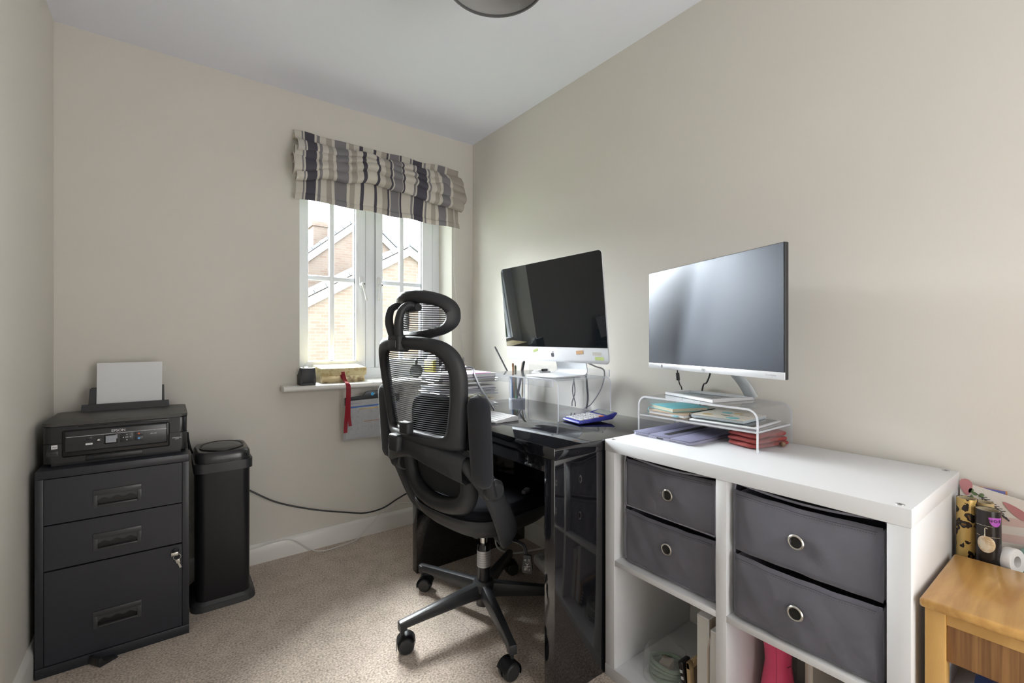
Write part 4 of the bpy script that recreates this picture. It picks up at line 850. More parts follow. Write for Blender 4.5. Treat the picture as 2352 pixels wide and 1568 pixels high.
# ------------------------------------------------------------------ things on and around the sill
SZ = WZ0
t = thing('tape_dispenser', 'small black tape dispenser at the left end of the window sill', 'tape dispenser', (0.570, 2.535, SZ))
m = MB(); m.prism([(-0.055, 0), (0.085, 0), (0.08, 0.03), (0.045, 0.045), (0.0, 0.055), (-0.036, 0.092), (-0.045, 0.088)], (0.607, 2.535, SZ), (0, 1, 0), (0, 0, 1), -0.012, 0.002)
m.prism([(-0.055, 0), (0.085, 0), (0.08, 0.03), (0.045, 0.045), (0.0, 0.055), (-0.036, 0.092), (-0.045, 0.088)], (0.545, 2.535, SZ), (0, 1, 0), (0, 0, 1), -0.012, 0.002)
m.box(0.536, 0.606, 2.482, 2.618, SZ, SZ + 0.012, 0.002).box(0.538, 0.604, 2.484, 2.494, SZ, SZ + 0.088, 0.003)
m.build('body', BLKP, t)
MB().lathe([(0.013, -0.009), (0.030, -0.009), (0.030, 0.009), (0.013, 0.009), (0.013, -0.009)], (0.572, 2.545, SZ + 0.062), (1, 0, 0), 26).build('tape_roll', mat('tape_clear', (0.62, 0.66, 0.66), 0.25), t)
MB().lathe([(0.0, -0.010), (0.013, -0.010), (0.013, 0.010), (0, 0.010)], (0.572, 2.545, SZ + 0.062), (1, 0, 0), 20).build('tape_core', mat('core_bluegreen', (0.16, 0.32, 0.36), 0.5), t)
m = MB()
for i in range(8): m.prism([(0, 0), (0.0022, 0.004), (0.0044, 0)], (0.556 + i * 0.0045, 2.497, SZ + 0.087), (1, 0, 0), (0, 0, 1), 0.0008)
m.build('cutter', STEEL, t)

gb = thing('gold_gift_box', 'gold leaf patterned gift box with red ribbon on the sill', 'gift box', (0.768, 2.625, SZ))
GB = mat('gold_paper', (0.50, 0.42, 0.22), 0.5, 0.0, var=(34, (0.40, 0.30, 0.13), 0.52, 0.58))
GB2 = mat('gold_foil', (0.48, 0.39, 0.22), 0.3, 0.35, var=(28, (0.19, 0.13, 0.06), 0.50, 0.58))
MB().box(0.653, 0.880, 2.545, 2.705, SZ, SZ + 0.05, 0.001).build('box_base', GB2, gb)
Ml = Matrix.Translation((0.766, 2.538, SZ + 0.036)) @ Matrix.Rotation(R(4), 4, 'X') 
MB().box(-0.119, 0.121, 0.0, 0.172, 0, 0.042, 0.0015, 2, Ml).build('lid', GB, gb)
RB = mat('red_ribbon', (0.42, 0.012, 0.03), 0.45, sheen=0.2)
def ribbon(pts, wv):
    q = MB(); P = smooth_path(pts, 6); n = len(P) - 1
    q.grid(lambda a, b: tuple(P[int(round(a * n))] + Vector((lerp(-wv, wv, b), 0.002 * math.sin(9 * a), 0))), n, 3, 0.0008); return q
ribbon([(0.758, 2.5355, SZ + 0.058), (0.760, 2.530, SZ + 0.04), (0.761, 2.50, SZ + 0.012), (0.761, 2.468, SZ + 0.002), (0.762, 2.462, SZ - 0.03), (0.760, 2.466, SZ - 0.12), (0.757, 2.475, SZ - 0.20), (0.752, 2.470, SZ - 0.262)], 0.0095).build('ribbon', RB, gb)
ribbon([(0.752, 2.536, SZ + 0.042), (0.757, 2.525, SZ + 0.02), (0.763, 2.49, SZ + 0.004), (0.766, 2.464, SZ - 0.006), (0.768, 2.459, SZ - 0.04), (0.769, 2.465, SZ - 0.12), (0.772, 2.472, SZ - 0.18), (0.777, 2.468, SZ - 0.228)], 0.0085).build('ribbon', RB, gb)

cal = thing('hanging_calendar', 'calendar pages clipped in a black hanger under the window sill', 'calendar', (0.903, 2.48, 0.57))
Mc = Matrix.Translation((0.903, 2.484, 0.800)) @ Matrix.Rotation(R(-1.2), 4, 'Y') @ Matrix.Rotation(R(3), 4, 'X')
m = MB(); m.prism([(-0.15, -0.030), (0.15, -0.030), (0.15, -0.012), (0.055, -0.010), (0.045, 0.006), (0.03, 0.014), (-0.03, 0.014), (-0.045, 0.006), (-0.055, -0.010), (-0.15, -0.012)], (0, 0, 0), (1, 0, 0), (0, 0, 1), 0.008, 0.001)
m.box(-0.152, -0.132, -0.012, 0.004, -0.056, -0.014, 0.002).box(0.132, 0.152, -0.012, 0.004, -0.056, -0.014, 0.002)
hg = m.build('hanger_clamp', BLKP, cal, M=Mc)
MB().lathe([(0, 0), (0.009, 0), (0.009, 0.0006), (0, 0.0006)], (-0.004, -0.0082, -0.003), (0, -1, 0), 20).build('blue_badge', mat('badge_blue', (0.05, 0.35, 0.65), 0.4), hg, M=Mc)
MB().text('P', 0.012, (0.008, -0.0084, -0.003), (1, 0, 0), (0, 0, 1)).build('badge_lettering', WH, hg, M=Mc)
for k in range(3):
    q = MB(); th = R(-0.9 * k); x0, x1 = -0.147 + 0.003 * k, 0.147 + 0.003 * k; zb = -0.236 - 0.006 * k; yk = -0.003 + 0.002 * k
    q.grid(lambda a, b: (lerp(x0, x1, a) - 0.008 * k * (1 - b), yk + 0.012 * (1 - b) ** 2 * math.sin(PI * a * 0.7 + k) + 0.004 * k * (1 - b), lerp(zb, -0.024, b)), 16, 10, 0.0006)
    pg = q.build('page', PAPER, cal, M=Mc)
def onpg(x, z, lift=0.0016):
    a = (x + 0.147) / 0.294; b = (z + 0.236) / 0.212
    return (x - 0.0, -0.003 + 0.012 * (1 - b) ** 2 * math.sin(PI * a * 0.7) - lift, z)
def prstrip(x0, x1, z0, z1, name, m_):
    q = MB(); n = 10; q.grid(lambda a, b: onpg(lerp(x0, x1, a), lerp(z0, z1, b)), n, 2); q.build(name, m_, cal, M=Mc, fixn=True)
prstrip(-0.130, 0.14, -0.071, -0.063, 'blue_header', mat('cal_blue', (0.06, 0.13, 0.36), 0.7))
prstrip(-0.075, 0.06, -0.083, -0.079, 'gold_bar', mat('cal_gold', (0.55, 0.37, 0.12), 0.7))
prstrip(-0.05, 0.14, -0.153, -0.150, 'orange_bar', mat('cal_orange', (0.55, 0.25, 0.12), 0.7))
m = MB()
for i in range(8): m.tube([onpg(-0.13 + i * 0.036, -0.075), onpg(-0.13 + i * 0.036, -0.15), onpg(-0.13 + i * 0.036, -0.215)], 0.0003, 4)
for j in range(5): m.tube([onpg(-0.13 + i * 0.027, -0.108 - j * 0.027) for i in range(11)], 0.0003, 4)
m.build('grid_lines', GREYI, cal, M=Mc)
m = MB(); rnd = random.Random(3)
for i in range(7):
    for j in range(4):
        for k in range(rnd.randint(1, 4)):
            x = -0.126 + i * 0.036 + rnd.random() * 0.006; zz = -0.088 - j * 0.03 - k * 0.005
            pts = [onpg(x + s_ * 0.0016, zz + 0.0011 * rnd.uniform(-1, 1)) for s_ in range(rnd.randint(3, 11))]; m.tube(pts, 0.00028, 4)
for k in range(3): m.tube([onpg(-0.125 + s_ * 0.004, -0.048 - 0.0 * k + 0.0006 * math.sin(s_ * 2)) for s_ in range(18)], 0.0004, 4)
m.build('handwriting', mat('pencil_grey', (0.18, 0.18, 0.21), 0.7), cal, M=Mc)
m = MB().tube(smooth_path([(0.903, 2.481, 0.812), (0.903, 2.474, 0.83), (0.903, 2.468, 0.85), (0.903, 2.474, 0.868), (0.903, 2.482, 0.864)], 5), 0.0012, 6); m.build('wire_hook', STEEL, hg)

t = thing('headphones', 'black over ear headphones resting on the sill behind the chair', 'headphones', (1.235, 2.60, SZ))
for k, (x, y) in enumerate(((1.205, 2.575), (1.248, 2.665))):
    MB().lathe([(0, -0.014), (0.028, -0.014), (0.038, -0.006), (0.039, 0.008), (0.030, 0.014), (0, 0.014)], (x, y, SZ + 0.0392), (-0.4, -1, 0.0), 26).build('ear_cup', BLKP, t)
m = MB().tube(smooth_path([(1.205, 2.578, SZ + 0.078), (1.212, 2.595, SZ + 0.105), (1.225, 2.618, SZ + 0.112), (1.242, 2.645, SZ + 0.100), (1.248, 2.665, SZ + 0.076)], 6), 0.007, 8, flat=0.5, flatdir=(0, 0, 1)); m.build('headband', BLKP, t)
bkc = [(0.62, 0.55, 0.15), (0.55, 0.56, 0.60), (0.05, 0.05, 0.07), (0.5, 0.5, 0.55), (0.06, 0.06, 0.08), (0.6, 0.6, 0.62)]
bkn = ['yellow', 'pale grey', 'black', 'silver', 'navy', 'white']
for i in range(6):
    x0 = 1.300 + i * 0.021; h = [0.105, 0.128, 0.135, 0.13, 0.135, 0.125][i]
    b = thing('book', '%s spined book standing in the row at the right of the sill' % bkn[i], 'book', (x0 + 0.010, 2.60, SZ), group='books on the window sill')
    MB().box(x0, x0 + 0.0195, 2.54, 2.66, SZ, SZ + h, 0.001).build('cover', mat('book_%d' % i, bkc[i], 0.6), b)
    MB().box(x0 + 0.002, x0 + 0.0175, 2.545, 2.6605, SZ + 0.002, SZ + h + 0.0004).build('pages', PAPER, b)
t = thing('photo_card', 'small colour photo propped upright in the window corner', 'photo', (1.395, 2.69, SZ))
Mp = Matrix.Translation((1.392, 2.685, SZ)) @ Matrix.Rotation(R(-6), 4, 'X')
MB().box(-0.038, 0.038, -0.001, 0.001, 0, 0.232, 0, 2, Mp).build('card', WHITE2, t)
MB().box(-0.034, 0.034, -0.0016, -0.0008, 0.13, 0.228, 0, 2, Mp).build('picture', mat('photo_print', (0.12, 0.22, 0.30), 0.4, var=(60, (0.55, 0.33, 0.25), 0.45, 0.6)), t)

# ------------------------------------------------------------------ clear acrylic risers
def riser(name, label, x0, x1, y0, y1, z0, z1, rad, shelf=None, lips=None, th=0.006):
    t = thing(name, label, 'monitor riser', ((x0 + x1) / 2, (y0 + y1) / 2, z0))
    outer = [(y0, z0)] ; n = 8
    for i in range(n + 1):
        a = R(180 - 90 * i / n); outer.append((y0 + rad + rad * math.cos(a), z1 - rad + rad * math.sin(a)))
    for i in range(n + 1):
        a = R(90 - 90 * i / n); outer.append((y1 - rad + rad * math.cos(a), z1 - rad + rad * math.sin(a)))
    outer.append((y1, z0))
    inner = []; ri = rad - th
    inner.append((y0 + th, z0))
    for i in range(n + 1):
        a = R(180 - 90 * i / n); inner.append((y0 + rad + ri * math.cos(a), z1 - rad + ri * math.sin(a)))
    for i in range(n + 1):
        a = R(90 - 90 * i / n); inner.append((y1 - rad + ri * math.cos(a), z1 - rad + ri * math.sin(a)))
    inner.append((y1 - th, z0))
    m = MB(); k = len(outer)
    for loop in (outer, inner):
        V = [[m.bm.verts.new((x, p[0], p[1])) for p in loop] for x in (x0, x1)]
        for i in range(k - 1): m.bm.faces.new((V[0][i], V[0][i + 1], V[1][i + 1], V[1][i]))
    m.build('bent_sheet', ACR, t, ang=50, fixn=False)
    for x in (x0, x1):
        e = MB(); A = [e.bm.verts.new((x, *p)) for p in outer]; B = [e.bm.verts.new((x, *p)) for p in inner]
        C = [e.bm.verts.new((x + (0.0012 if x == x0 else -0.0012), *p)) for p in outer]; D = [e.bm.verts.new((x + (0.0012 if x == x0 else -0.0012), *p)) for p in inner]
        for i in range(k - 1):
            e.bm.faces.new((A[i], A[i + 1], B[i + 1], B[i])); e.bm.faces.new((C[i], D[i], D[i + 1], C[i + 1]))
        e.build('polished_edge', ACRE, t, fixn=False)
    if shelf:
        MB().box(x0 + 0.002, x1 - 0.002, y0 + th, y1 - th, shelf, shelf + 0.005).build('shelf_sheet', ACR, t)
        MB().box(x0 + 0.0008, x0 + 0.002, y0 + th, y1 - th, shelf, shelf + 0.005).box(x0, x1, y0 + th - 0.001, y0 + th + 0.0006, shelf, shelf + 0.005).build('polished_edge', ACRE, t)
    for nm, bx_ in (lips or []):
        MB().box(*bx_).build(nm, ACR, t)
        e = MB(); e.box(bx_[0], bx_[1], bx_[2], bx_[2] + 0.0015, bx_[4], bx_[5]); e.build('polished_edge', ACRE, t)
    return t
RZ1 = 0.932
riser('acrylic_riser', 'tall clear acrylic riser on the desk under the silver computer', 1.246, 1.558, 1.352, 1.935, DZ, RZ1, 0.030, None,
      [('front_lip', (1.240, 1.246, 1.385, 1.90, RZ1 - 0.030, RZ1 - 0.001)), ('rear_lip', (1.552, 1.558, 1.36, 1.92, RZ1, RZ1 + 0.030))])
HR1 = 0.896
riser('acrylic_riser', 'clear acrylic riser with inner shelf on the white unit', 1.356, 1.580, 0.630, 1.052, 0.770, HR1, 0.034, 0.825, None)

# ------------------------------------------------------------------ all in one computer
def frame(c, r, u):
    r = Vector(r).normalized(); u = Vector(u).normalized(); n = r.cross(u)
    return Matrix(((r.x, u.x, n.x, c[0]), (r.y, u.y, n.y, c[1]), (r.z, u.z, n.z, c[2]), (0, 0, 0, 1)))
im = thing('desktop_computer', 'silver all in one computer with glossy black screen on the tall riser', 'computer', (1.38, 1.511, RZ1))
MI = frame((1.330, 1.511, 1.218), (0.0052, -1, 0), (-0.0976, 0, 0.995))
W_, H_ = 0.650, 0.440
m = MB(); m.prism(rrect(W_, H_, 0.016), (0, 0, -0.006), (1, 0, 0), (0, 1, 0), 0.0055, 0.001); pnl = m.build('enclosure', ALU, im, M=MI)
def dome(a, b):
    th = 2 * PI * a; n_ = 5; c, s_ = math.cos(th), math.sin(th); rr_ = (abs(c) ** n_ + abs(s_) ** n_) ** (-1 / n_)
    return (W_ / 2 * 0.985 * (1 - b) * rr_ * c, H_ / 2 * 0.985 * (1 - b) * rr_ * s_, -0.006 - 0.036 * (1 - (1 - b) ** 2.2))
m = MB(); m.grid(dome, 60, 12, cu=True); m.build('rear_shell', ALU, pnl, M=MI, ang=60)
chin = 0.064
pts = rrect(W_ - 0.001, H_ - 0.001, 0.016); yb_ = -H_ / 2 + chin
top = [(x, y) for x, y in pts if y > 0]; poly = top + [(-W_ / 2 + 0.0005, yb_), (W_ / 2 - 0.0005, yb_)]
MB().prism(poly, (0, 0, -0.0004), (1, 0, 0), (0, 1, 0), 0.0009).build('screen_glass', SCRG, im, M=MI)
ap = MB(); apple = []
for (x, y) in [(0, 0.52), (0.18, 0.60), (0.40, 0.62), (0.62, 0.55), (0.74, 0.42), (0.60, 0.28), (0.54, 0.08), (0.60, -0.14), (0.80, -0.30), (0.70, -0.56), (0.52, -0.82), (0.34, -0.94), (0.16, -0.90), (0, -0.84), (-0.16, -0.90), (-0.34, -0.94), (-0.54, -0.80), (-0.72, -0.50), (-0.80, -0.14), (-0.78, 0.18), (-0.66, 0.44), (-0.46, 0.60), (-0.22, 0.61)]:
    apple.append((x * 0.0115, y * 0.0115))
ap.prism(apple, (0.008, yb_ - chin / 2 - 0.001, 0), (1, 0, 0), (0, 1, 0), 0.0003)
ap.prism([(0.0, 0.0085), (0.0042, 0.0098), (0.0058, 0.0150), (0.0018, 0.0135)], (0.0085, yb_ - chin / 2 - 0.001, 0), (1, 0, 0), (0, 1, 0), 0.0003)
ap.build('fruit_logo', mat('logo_dark', (0.05, 0.055, 0.065), 0.3), pnl, M=MI)
def note(x, y, w0, h0, rot, col, nm):
    q = MB(); c, s_ = math.cos(R(rot)), math.sin(R(rot))
    p = [(x + a * c - b * s_, y + a * s_ + b * c) for a, b in ((-w0 / 2, -h0 / 2), (w0 / 2, -h0 / 2), (w0 / 2, h0 / 2), (-w0 / 2, h0 / 2))]
    q.prism(p, (0, 0, 0), (1, 0, 0), (0, 1, 0), 0.0004); q.build('sticky_note', mat(nm, col, 0.8, var=(300, tuple(v * 0.8 for v in col), 0.45, 0.6)), pnl, M=MI)
note(-0.105, yb_ - 0.017, 0.034, 0.011, 14, (0.50, 0.62, 0.22), 'note_green')
note(0.174, yb_ - 0.020, 0.040, 0.015, 4, (0.66, 0.40, 0.22), 'note_orange')
note(0.268, yb_ - 0.024, 0.046, 0.013, 0, (0.58, 0.56, 0.53), 'note_beige')
note(0.279, yb_ - 0.042, 0.044, 0.013, 0, (0.52, 0.64, 0.24), 'note_green')
prof = [(1.285, 0.0), (1.452, 0.0015)]
for i in range(1, 9):
    a = R(-90 + 98 * i / 8); prof.append((1.452 + 0.026 * math.cos(a), 0.0275 + 0.026 * math.sin(a)))
prof += [(1.463, 0.09), (1.42, 0.17), (1.385, 0.215)]
m = MB(); th = 0.006; P2 = [(x, z + 0.0012) for x, z in prof]; off = []
for i, (x, z) in enumerate(P2):
    a = P2[max(0, i - 1)]; b = P2[min(len(P2) - 1, i + 1)]; d = Vector((b[0] - a[0], b[1] - a[1])).normalized(); off.append((x - d.y * th, z + d.x * th))
m.prism(P2 + off[::-1], (0, 1.607, RZ1), (1, 0, 0), (0, 0, 1), 0.192, 0.0008); m.build('stand', ALU, im, ang=45)
m = MB().tube(smooth_path([(1.475, 1.50, 1.02), (1.495, 1.46, 1.00), (1.53, 1.42, 0.975), (1.566, 1.40, 0.955), (1.572, 1.42, 0.88), (1.570, 1.48, 0.80), (1.565, 1.52, 0.773)], 6), 0.0032, 8); m.build('mains_lead', mat('lead_grey', (0.3, 0.3, 0.32), 0.5), im)
for k, (lab, col, pts) in enumerate((('dark cable hanging down behind the clear riser', (0.03, 0.03, 0.04), [(1.569, 1.515, 0.960), (1.572, 1.512, 0.89), (1.572, 1.506, 0.82), (1.56, 1.504, 0.773)]),
                                     ('pair of twisted grey cables behind the clear riser', (0.22, 0.22, 0.25), None))):
    m = MB()
    if pts: m.tube(smooth_path(pts, 6), 0.0045, 8)
    else:
        for ph in (0, PI): m.tube([(1.570 + 0.003 * math.sin(7 * z_ * 9 + ph), 1.597 + 0.010 * math.sin(z_ * 42 + ph) + 0.04 * (0.93 - z_) * (0.93 - z_), z_) for z_ in [0.773 + 0.018 * i for i in range(10)]], 0.0028, 7)
    tag(m.build('hanging_cable', mat('hang_cable_%d' % k, col, 0.5)), lab, 'cable')

# usb hub with a stick
t = thing('card_reader', 'white card reader with a black memory stick on the tall riser', 'card reader', (1.405, 1.645, RZ1), R(8))
MB().box(-0.040, 0.040, -0.027, 0.027, 0.0005, 0.014, 0.005, 3).build('body', WHITE2, t, world=False)
MB().box(-0.030, 0.012, -0.010, 0.024, 0.014, 0.020, 0.002, 2).build('cradle', mat('reader_white', (0.7, 0.7, 0.72), 0.3), t, world=False)
st_ = MB().box(-0.010, 0.022, -0.022, -0.008, 0.0142, 0.026, 0.002, 2).build('memory_stick', BLKP2, t, world=False)
MB().box(0.022, 0.031, -0.020, -0.010, 0.017, 0.023).build('stick_plug', STEEL, st_, world=False)

# ------------------------------------------------------------------ keyboard, calculator
kb_ = thing('keyboard', 'slim white keyboard on the black desk half hidden by the armrest', 'keyboard', (1.068, 1.605, DZ), R(3))
m = MB(); m.prism([(-0.058, 0.001), (0.058, 0.001), (0.058, 0.018), (0.05, 0.019), (-0.058, 0.008)], (0, 0.14, 0), (1, 0, 0), (0, 0, 1), 0.28, 0.001); kbb = m.build('body', mat('kb_alu', (0.7, 0.71, 0.73), 0.35, 0.2), kb_, world=False)
k0 = None
for r_ in range(5):
    for c in range(12):
        x = -0.046 + r_ * 0.0215; y = -0.128 + c * 0.0233
        if k0 is None:
            k0 = MB().box(-0.0088, 0.0088, -0.0098, 0.0098, 0, 0.0022, 0.0008, 1).build('key', WHITE2, kbb, world=False); o = k0
        else: o = copyobj(k0, kbb)
        o.location = (x, y, 0.0086 + (x + 0.058) * 0.101); o.rotation_euler = (0, -0.101, 0)
cl = thing('calculator', 'blue calculator with grey keys and tilted display on the desk', 'calculator', (1.362, 1.286, DZ), R(-9)); cl.scale = (0.86, 0.84, 0.8)
CB = mat('calc_blue', (0.035, 0.04, 0.30), 0.4)
m = MB(); m.prism([(-0.115, 0.002), (0.075, 0.012), (0.105, 0.040), (0.095, 0.046), (0.048, 0.030), (-0.11, 0.017), (-0.118, 0.010)], (0, 0.066, 0.001), (1, 0, 0), (0, 0, 1), 0.132, 0.004, 2); cbd = m.build('body', CB, cl, world=False, ang=50)
m = MB()
def ctop(x): return 0.0185 + (x + 0.11) * (0.031 - 0.018) / 0.158 if x < 0.048 else 0.031 + (x - 0.048) * (0.016 / 0.047)
q = MB(); q.quad((0.052, 0.056, ctop(0.052) + 0.0012), (0.052, -0.056, ctop(0.052) + 0.0012), (0.090, -0.056, ctop(0.090) + 0.0012), (0.090, 0.056, ctop(0.090) + 0.0012)); q.build('display', mat('calc_lcd', (0.30, 0.33, 0.30), 0.2), cbd, world=False)
kk = None; KG = mat('calc_key_grey', (0.62, 0.62, 0.62), 0.5)
for r_ in range(5):
    for c in range(6):
        x = -0.092 + r_ * 0.028; y = 0.050 - c * 0.020
        if r_ == 4 and c == 5: MB().box(-0.010, 0.010, -0.008, 0.008, 0, 0.005, 0.0015, 1, Matrix.Translation((x, y, ctop(x) - 0.0003))).build('clear_key', mat('calc_orange', (0.75, 0.22, 0.05), 0.5), cbd, world=False); continue
        if kk is None: kk = MB().box(-0.0105, 0.0105, -0.0078, 0.0078, 0, 0.0048, 0.0015, 1).build('key', KG, cbd, world=False); o = kk
        else: o = copyobj(kk, cbd)
        o.location = (x, y, ctop(x) - 0.0003); o.rotation_euler = (0, -0.082, 0)

# ------------------------------------------------------------------ letter trays with papers
lt = thing('letter_tray', 'silver wire letter tray stack loaded with papers behind the chair', 'letter tray', (1.08, 1.87, DZ))
for yy in (1.760, 1.970):
    pth = [(0.945, yy, DZ + 0.003), (1.005, yy, DZ + 0.10), (1.040, yy, DZ + 0.165)]
    for i in range(1, 8):
        a = R(160 - 140 * i / 8); pth.append((1.075 + 0.036 * math.cos(a), yy, DZ + 0.170 + 0.034 * math.sin(a)))
    pth += [(1.110, yy, DZ + 0.165), (1.145, yy, DZ + 0.10), (1.215, yy, DZ + 0.003)]
    MB().tube(smooth_path(pth, 3), 0.0055, 8).build('side_frame', STEEL, lt)
MB().tube([(1.075, 1.760, DZ + 0.204), (1.075, 1.970, DZ + 0.204)], 0.0042, 8).build('carry_bar', STEEL, lt)
tz = [DZ + 0.018, DZ + 0.078, DZ + 0.135]
for k, z in enumerate(tz):
    q = MB(); x0, x1 = 0.935, 1.238
    for i in range(9): q.tube([(x0, 1.765 + i * 0.0252, z), (x1, 1.765 + i * 0.0252, z)], 0.0012, 5)
    q.tube([(x0, 1.762, z + 0.012), (x1, 1.762, z + 0.012), (x1, 1.968, z + 0.012), (x0, 1.968, z + 0.012)], 0.0022, 6, True)
    q.tube([(x0, 1.762, z), (x1, 1.762, z), (x1, 1.968, z), (x0, 1.968, z)], 0.0022, 6, True)
    q.build('tray', STEEL, lt)
rp = random.Random(11)
PC = [((0.70, 0.70, 0.74), 'white'), ((0.62, 0.60, 0.50), 'cream'), ((0.30, 0.32, 0.38), 'slate grey'), ((0.60, 0.10, 0.42), 'magenta')]
pn = [['lowest tray: slate grey magazine', 'lowest tray: thick white paper pile', 'lowest tray: cream envelope'], ['middle tray: pale grey newspaper', 'middle tray: slate grey folder', 'middle tray: white sheet pile'], ['top tray: cream paper pile', 'top tray: grey magazine', 'top tray: white sheets with a magenta leaflet']]
pcol = [[(0.24, 0.26, 0.31), (0.68, 0.68, 0.70), (0.62, 0.57, 0.44)], [(0.52, 0.53, 0.56), (0.22, 0.24, 0.30), (0.70, 0.70, 0.75)], [(0.60, 0.57, 0.46), (0.30, 0.31, 0.36), (0.70, 0.69, 0.72)]]
for k, z in enumerate(tz):
    zz = z + 0.0016
    for j in range(3):
        hh = [0.010, 0.016, 0.008][(j + k) % 3]; dx = rp.uniform(-0.012, 0.02); dy = rp.uniform(-0.006, 0.006)
        t = thing('paper_pile', pn[k][j] + ' in the wire letter tray', 'papers', (1.083 + dx * 0.3, 1.865 + dy, zz), R(rp.uniform(-2.0, 2.0)), group='papers in the letter tray')
        n_ = 3; c = pcol[k][j]
        for s_ in range(n_):
            o_ = rp.uniform(-0.004, 0.004)
            MB().box(-0.140 + o_, 0.138 + o_ + (0.008 if s_ == 2 else 0), -0.098, 0.098, hh * s_ / n_ + 0.0001, hh * (s_ + 1) / n_ - 0.0002).build('sheet_layer', mat('paper_c%d%d' % (k, j), c, 0.8) if s_ != 1 else mat('paper_edges', (0.64, 0.64, 0.66), 0.85), t, world=False)
        if k == 2 and j == 2: MB().box(0.02, 0.12, -0.0985, -0.02, hh - 0.0002, hh + 0.0015).build('magenta_leaflet', mat('leaflet_magenta', (0.55, 0.09, 0.40), 0.7), t, world=False)
        zz += hh + 0.0008

# ------------------------------------------------------------------ pen pot
pot = thing('pen_pot', 'clear plastic pen pot standing against the wall behind the riser', 'pen pot', (1.530, 1.995, DZ))
m = MB(); m.lathe([(0, 0.004), (0.042, 0.004), (0.044, 0.15), (0.0455, 0.15), (0.0435, 0.0), (0, 0.0)], (1.530, 1.995, DZ), n=28); m.build('cup', clear('pot_clear', (0.95, 0.96, 0.98), 1.45, 0.05, 0.06), pot)
m = MB(); m.lathe([(0.042, 0.0), (0.0445, 0.0), (0.0445, 0.006), (0.042, 0.006), (0.042, 0)], (1.530, 1.995, DZ), n=28); m.build('base_ring', ACRE, pot)
pens = [('long dark grey pencil leaning out of the clear pen pot', (0.08, 0.08, 0.09), (0.015, -0.018, 0.006), (-0.030, 0.170, 0.285), 0.0045), ('copper coloured flat file in the clear pen pot', (0.42, 0.22, 0.13), (-0.01, 0.01, 0.006), (-0.012, 0.022, 0.196), 0.006),
        ('thick charcoal marker tilting right in the clear pen pot', (0.04, 0.04, 0.05), (0.0, 0.0, 0.006), (0.0, -0.062, 0.212), 0.0068), ('slim tan pencil beside the marker in the clear pen pot', (0.45, 0.28, 0.15), (0.012, 0.01, 0.006), (0.010, -0.035, 0.205), 0.0035),
        ('olive round topped pen in the clear pen pot', (0.14, 0.13, 0.08), (-0.015, -0.015, 0.006), (-0.018, -0.008, 0.186), 0.0055), ('green pen inside the clear pen pot', (0.05, 0.28, 0.12), (-0.02, -0.02, 0.006), (0.01, 0.03, 0.135), 0.005),
        ('blue pen inside the clear pen pot', (0.08, 0.22, 0.50), (-0.02, 0.015, 0.006), (-0.012, 0.028, 0.13), 0.005), ('mustard short pencil inside the clear pen pot', (0.50, 0.33, 0.08), (0.02, -0.02, 0.006), (0.012, -0.038, 0.168), 0.0035)]
for i, (lab, col, a, b, r) in enumerate(pens):
    t = thing('pencil' if 'pencil' in lab else 'pen', lab, 'pencil' if 'pencil' in lab else 'pen', (1.530 + a[0], 1.995 + a[1], DZ + a[2]), 0, 'pens in the clear pot')
    A = Vector((1.530 + a[0], 1.995 + a[1], DZ + a[2])); B = Vector((1.530 + b[0], 1.995 + b[1], DZ + b[2])); d = (B - A)
    MB().tube([A, A + d * 0.06, A + d * 0.9], [r * 0.4, r, r], 10).build('barrel', mat('pen_%d' % i, col, 0.4), t)
    MB().tube([A + d * 0.9, A + d * 0.97, B], [r * 1.08, r * 1.08, r * 0.7], 10).build('cap', mat('pencap_%d' % i, tuple(v * 0.7 for v in col), 0.35), t)

# ------------------------------------------------------------------ monitor on the shelf unit
hp = thing('monitor', 'wide matt screen monitor with silver stand on the white unit', 'monitor', (1.44, 0.84, HR1))
MH = frame((1.400, 0.824, 1.171), (-0.332, -0.943, 0.006), (0, 0, 1)); WH_, HH_ = 0.612, 0.365
m = MB(); m.prism(rrect(WH_, HH_, 0.003, 3), (0, 0, -0.012), (1, 0, 0), (0, 1, 0), 0.012, 0.0008); hpb = m.build('enclosure', BLKP, hp, M=MH)
MB().box(-0.21, 0.21, -0.12, 0.10, -0.030, -0.0119, 0.008, 3).build('rear_bulge', BLKP, hpb, M=MH)
MB().box(-WH_ / 2 + 0.002, WH_ / 2 - 0.004, -HH_ / 2 + 0.020, HH_ / 2 - 0.002, -0.0002, 0.0006).build('screen', SCRM, hp, M=MH)
lipm = MB().box(-WH_ / 2, WH_ / 2, -HH_ / 2, -HH_ / 2 + 0.0198, -0.001, 0.0012, 0.0006).build('bottom_bezel', mat('bezel_silver', (0.72, 0.73, 0.76), 0.3, 0.3), hp, M=MH)
m = MB(); m.text('hp', 0.013, (0.0, -HH_ / 2 + 0.0105, 0.0013), (1, 0.0, 0), (0.25, 1, 0)); m.build('brand_lettering', mat('logo_grey', (0.3, 0.31, 0.33), 0.4), lipm, M=MH)
m = MB(); m.tube([(0.0085 * math.cos(2 * PI * i / 24), -HH_ / 2 + 0.0100 + 0.0085 * math.sin(2 * PI * i / 24), 0.0014) for i in range(24)], 0.0004, 4, True); m.build('logo_ring', mat('logo_grey', (0.3, 0.31, 0.33), 0.4), lipm, M=MH)
m = MB()
for i, x in enumerate((-0.296, -0.276, -0.258, -0.240, -0.205, -0.188, -0.170)): m.box(x - 0.004, x + 0.004, -HH_ / 2 + 0.0135, -HH_ / 2 + 0.0143, 0.0011, 0.0014).box(x - 0.003, x + 0.003, -HH_ / 2 + 0.0075, -HH_ / 2 + 0.0082, 0.0011, 0.0014)
m.build('port_print', GREYI, lipm, M=MH)
